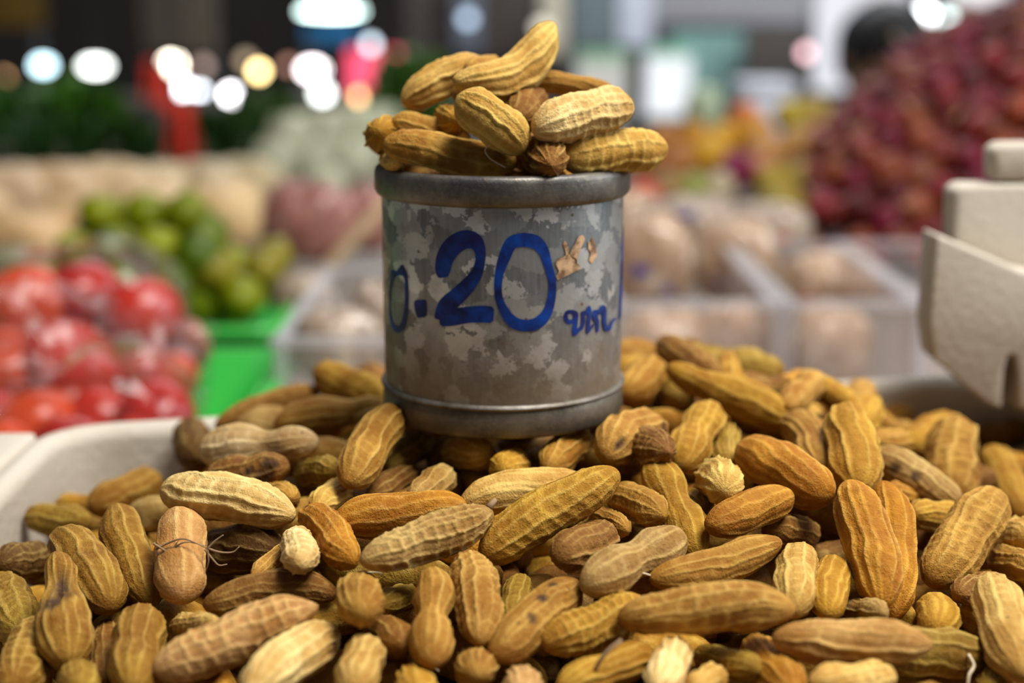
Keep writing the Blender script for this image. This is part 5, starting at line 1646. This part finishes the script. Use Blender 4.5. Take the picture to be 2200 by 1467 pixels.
def board(px0, py0, px1, py1, Y, mat, name, label, cat, posts=True, thick=.03, edge=None):
    a = at(px0, py0, Y); b = at(px1, py1, Y)
    e = empty(name, ((a[0] + b[0]) / 2, Y, 0)); tag(e, label, cat)
    W = b[0] - a[0]; H = a[2] - b[2]
    box_obj('panel', (0, 0, b[2] + H / 2), (W, thick, H), mat, e, .004)
    if edge: box_obj('top_strip', (0, -thick / 2 - .006, a[2] - H * .07), (W, .01, H * .14), edge, e, .002)
    if posts:
        for s in (-1, 1): box_obj('post', (s * W * .42, thick / 2 + .016, (b[2] + H * .5) / 2), (.03, .03, b[2] + H * .5), M_POST, e, .002)
    return e


board(-160, -110, 98, 58, 6.8, plain('ochre_sign', (.17, .09, .003), .6), 'sign_board', 'dark ochre sign board in the top left corner', 'sign')
board(655, 52, 772, 92, 7.2, plain('blue_sign', (.01, .24, .55), .6), 'sign_board', 'blue sign board under the mint white tube lamp', 'sign')
board(748, 108, 862, 205, 6.6, glow('pink_sign_glow', (1.0, .10, .19), 1.6), 'glow_panel', 'glowing pink red sign behind the can heap at left', 'sign')
board(300, -80, 470, 112, 7.6, plain('drab_panel', (.16, .13, .09), .7), 'partition_panel', 'drab brown partition above the white lamps', 'partition')
board(870, -90, 1150, 120, 7.8, plain('brown_panel', (.10, .08, .07), .7), 'partition_panel', 'dark brown partition behind the crowning pod', 'partition')
board(975, -60, 1035, 108, 7.6, plain('blue_grey_post', (.20, .24, .30), .6), 'pillar', 'blue grey pillar left of the crowning pod', 'pillar', False)
board(1160, -80, 1216, 120, 7.0, plain('beige_pillar', (.7, .64, .5), .6), 'pillar', 'beige pillar right of the crowning pod', 'pillar', False)
board(1225, -60, 1325, 100, 7.4, plain('teal_grey_panel', (.20, .26, .28), .6), 'partition_panel', 'dark teal grey partition between the pillars', 'partition')
board(1330, -80, 1400, 100, 6.6, plain('bluish_white_pillar', (.62, .66, .76), .5), 'pillar', 'bluish white pillar above the brightest pod', 'pillar', False)
board(1400, -90, 1760, 50, 7.6, plain('grey_shutter', (.46, .45, .48), .6), 'shutter', 'grey shutter at the top right', 'shutter')
board(1440, 66, 1605, 215, 7.0, plain('teal_panel', (.22, .40, .37), .6), 'partition_panel', 'muted teal partition right of the white signs', 'partition')
board(1600, 52, 1752, 200, 6.8, plain('black_brown_panel', (.07, .06, .052), .7), 'partition_panel', 'blackish partition left of the white banner', 'partition')
board(1240, 108, 1345, 262, 6.2, glow('white_sign_soft_glow', (.95, .95, .88), .5), 'glow_panel', 'off-white sign with added soft glow and a green strip, nearer the can', 'sign', True, .03, plain('green_strip', (.25, .5, .28), .5))  # glow added because the plain sign came out dark
board(1388, 100, 1482, 250, 6.0, glow('white_sign_glow', (.93, .97, 1.0), .9), 'glow_panel', 'glowing white sign with a green strip, left of the teal partition', 'sign', True, .03, plain('green_strip_b', (.2, .5, .3), .5))  # white sign and the banner below get emission to read bright
board(1758, -40, 1838, 195, 4.6, glow('white_banner_glow', (.92, .93, 1.0), .78), 'glow_panel', 'tall glowing white banner left of the dark haired person', 'sign')
board(1840, -60, 1950, 26, 6.3, glow('white_opening', (.95, .93, .98), .8), 'glow_panel', 'bright white sign above the dark haired person', 'sign')  # this white panel and the next glow by material so they stay bright
board(2045, -60, 2160, 12, 6.3, glow('white_panel_glow_b', (1, .98, 1), .9), 'glow_panel', 'bright white sign at the top above the shallots', 'sign')

# things between: pale green sack, white foam box
goods_bag(1512, 235, 2.7, 90, 100, M_CREAM, 'pale green clear bag left of the white polystyrene box', None, 140, (.55, .66, .42))
p = at(1640, 230, 2.5)
e = empty('polystyrene_box', (p[0], 2.5, p[2] - .045)); tag(e, 'bluish white polystyrene box behind the mixed fruit', 'box')
box_obj('body', (0, 0, .035), (.085, .12, .07), plain('cool_white_foam', (.74, .78, .90), .7), e, .006)
box_obj('lid', (0, 0, .0815), (.092, .13, .022), plain('cool_white_foam_lid', (.74, .78, .90), .7), e, .006)
e = empty('display_stand', (at(1590, 300, 2.55)[0], 2.57, TT)); tag(e, 'low wooden stand under the white polystyrene box', 'stand')
box_obj('shelf', (0, 0, p[2] - .0455 - TT - .008), (.30, .22, .014), M_CRATE, e, .002)
for sx in (-1, 1): box_obj('side', (sx * .135, 0, (p[2] - .0455 - TT - .0155) / 2), (.014, .20, p[2] - .0455 - TT - .0155), M_CRATE, e, .002)

# vendor seated behind the shallots, head bowed
M_SKIN = plain('skin', (.36, .19, .12), .5, scale=12)
M_HAIR = plain('black_hair', (.010, .009, .009), .45, scale=120)
M_SHIRT = plain('pale_shirt', (.62, .53, .42), .8, scale=20)
M_TROU = plain('dark_trousers', (.03, .03, .04), .8, scale=20)


def skin_obj(name, verts, edges, radii, mat, parent, sub=2):
    me = bpy.data.meshes.new(name)
    me.from_pydata([Vector(v) for v in verts], edges, [])
    o = link(name, me, mat, parent)
    o.modifiers.new('skin', 'SKIN'); m2 = o.modifiers.new('sub', 'SUBSURF'); m2.levels = sub; m2.render_levels = sub
    for v_, r in zip(me.skin_vertices[0].data, radii):
        v_.radius = (r, r) if not hasattr(r, '__len__') else r
    me.skin_vertices[0].data[0].use_root = True
    return o


hp = at(1893, 122, 3.15)
per = empty('person', (hp[0] + .02, 3.27, 0)); tag(per, 'person with black hair, head bowed, seated behind the shallot heap', 'person')
hl = Vector((hp[0] - per.location.x, -0.12, hp[2]))
hip = Vector((0, .16, .33)); chest = Vector((0, .06, hp[2] - .34)); neck = Vector((0, 0.0, hp[2] - .17))
bv = [hip, (hip + chest) / 2 + Vector((0, .05, 0)), chest, neck, hl + Vector((0, .02, -.09)), hl]
be = [(0, 1), (1, 2), (2, 3), (3, 4), (4, 5)]; br = [.15, .14, (.165, .12), .060, .055, .085]
for s in (-1, 1):
    b = len(bv)
    bv += [chest + Vector((s * .17, 0, .08)), chest + Vector((s * .22, -.10, -.12)), chest + Vector((s * .13, -.30, -.20)), chest + Vector((s * .10, -.36, -.20))]
    be += [(2, b), (b, b + 1), (b + 1, b + 2), (b + 2, b + 3)]; br += [.062, .048, .034, .030]
    h0 = len(bv) - 1
    for q in range(4):
        k_ = len(bv); L_ = (.075, .085, .08, .062)[q]; base_ = bv[h0] + Vector((s * (.026 - .017 * q), -.035, 0))
        bv += [base_, base_ + Vector((0, -L_ * .5, -.006)), base_ + Vector((0, -L_ * .85, -.030))]
        be += [(h0, k_), (k_, k_ + 1), (k_ + 1, k_ + 2)]; br += [.0105, .0088, .007]
    k_ = len(bv); bv += [bv[h0] + Vector((-s * .035, -.012, .004)), bv[h0] + Vector((-s * .052, -.042, -.004))]; be += [(h0, k_), (k_, k_ + 1)]; br += [.011, .008]
    b = len(bv)
    bv += [hip + Vector((s * .10, -.02, 0)), hip + Vector((s * .15, -.34, .04)), hip + Vector((s * .15, -.30, -.26)), hip + Vector((s * .15, -.40, -.29))]
    be += [(0, b), (b, b + 1), (b + 1, b + 2), (b + 2, b + 3)]; br += [.10, .075, .045, .035]
skin_obj('body', bv, be, br, M_SKIN, per)
# clothing shells along the same limbs
tv = [hip + Vector((0, 0, .03)), bv[1], chest, neck + Vector((0, .01, -.04))]; te = [(0, 1), (1, 2), (2, 3)]; tr = [.165, .155, (.182, .135), .075]
for s, b in ((-1, 6), (1, 6 + 4 + 12 + 2 + 4)):
    k_ = len(tv); tv += [bv[b], bv[b + 1]]; te += [(2, k_), (k_, k_ + 1)]; tr += [.076, .066]
skin_obj('shirt', tv, te, tr, M_SHIRT, per)
lv = [hip]; le = []; lr = [.16]
for b in (6 + 18, 6 + 18 + 22):
    k_ = len(lv); lv += [bv[b], bv[b + 1], bv[b + 2] + Vector((0, 0, .03))]; le += [(0, k_), (k_, k_ + 1), (k_ + 1, k_ + 2)]; lr += [.112, .088, .058]
skin_obj('trousers', lv, le, lr, M_TROU, per)
# head: shaped ball with brow, nose, mouth, chin; bowed towards the heap and to the right
g_v, g_f = lathe_geo(round_prof(.1, 1.22, 0, 0, 28), 36)
hv = []
for v_ in g_v:
    x, y, z = v_[0] * .80, v_[1] * .98, v_[2]
    if z < 0: x *= 1 + z * 2.6; y = y * (1 + z * 1.2) - .02 * (-z / .12)
    if y < -.02:
        y -= .020 * math.exp(-(x / .012) ** 2 - ((z + .012) / .022) ** 2)
        y += .010 * (math.exp(-((abs(x) - .032) / .014) ** 2 - ((z - .012) / .012) ** 2))
        y -= .006 * math.exp(-(x / .026) ** 2 - ((z + .052) / .008) ** 2)
        y -= .008 * math.exp(-(x / .02) ** 2 - ((z + .095) / .018) ** 2)
    hv.append((x, y, z))
head = link('head', mesh_np('head', np.array(hv), g_f, True), M_SKIN, per, hl)
head.rotation_euler = (math.radians(42), math.radians(-10), math.radians(38))
M_EYE = plain('eye', (.75, .72, .68), .3); M_LIP = plain('lips', (.32, .11, .09), .5)
for s in (-1, 1):
    v_, f_ = lathe_geo(round_prof(.0115, .8, 0, 0, 8), 12)
    link('eye', mesh_np('eye', v_ + np.array((s * .032, -.078, .012)), f_, True), M_EYE, head)
    v_, f_ = lathe_geo(round_prof(.028, 1.0, 0, 0, 10), 14)
    link('ear', mesh_np('ear', v_ * np.array((.35, .65, 1.1)) + np.array((s * .080, .012, -.004)), f_, True), M_SKIN, head)
v_, f_ = lathe_geo(round_prof(.02, .3, 0, 0, 8), 14)
link('mouth', mesh_np('mouth', v_ * np.array((1, .45, 1)) + np.array((0, -.082, -.052)), f_, True), M_LIP, head)
hv2 = []
for v_ in hv:
    x, y, z = v_
    lim_ = .062 if y < -.055 else (.035 if y < -.03 else -.01 - .07 * min(1, (y + .03) / .05))
    k_ = 1.13 if z > lim_ else .90
    hv2.append((x * k_, y * k_ + (.004 if k_ > 1 else 0), z * k_))
link('hair', mesh_np('hair', np.array(hv2), g_f, True), M_HAIR, head)
st = empty('stool', (per.location.x, per.location.y + .18, 0)); tag(st, 'low stool under the seated person behind the shallots', 'stool')
box_obj('seat', (0, 0, .150), (.30, .28, .03), M_CRATE, st, .004)
for sx in (-1, 1):
    for sy in (-1, 1): box_obj('leg', (sx * .12, sy * .11, .067), (.03, .03, .134), M_CRATE, st, .003)
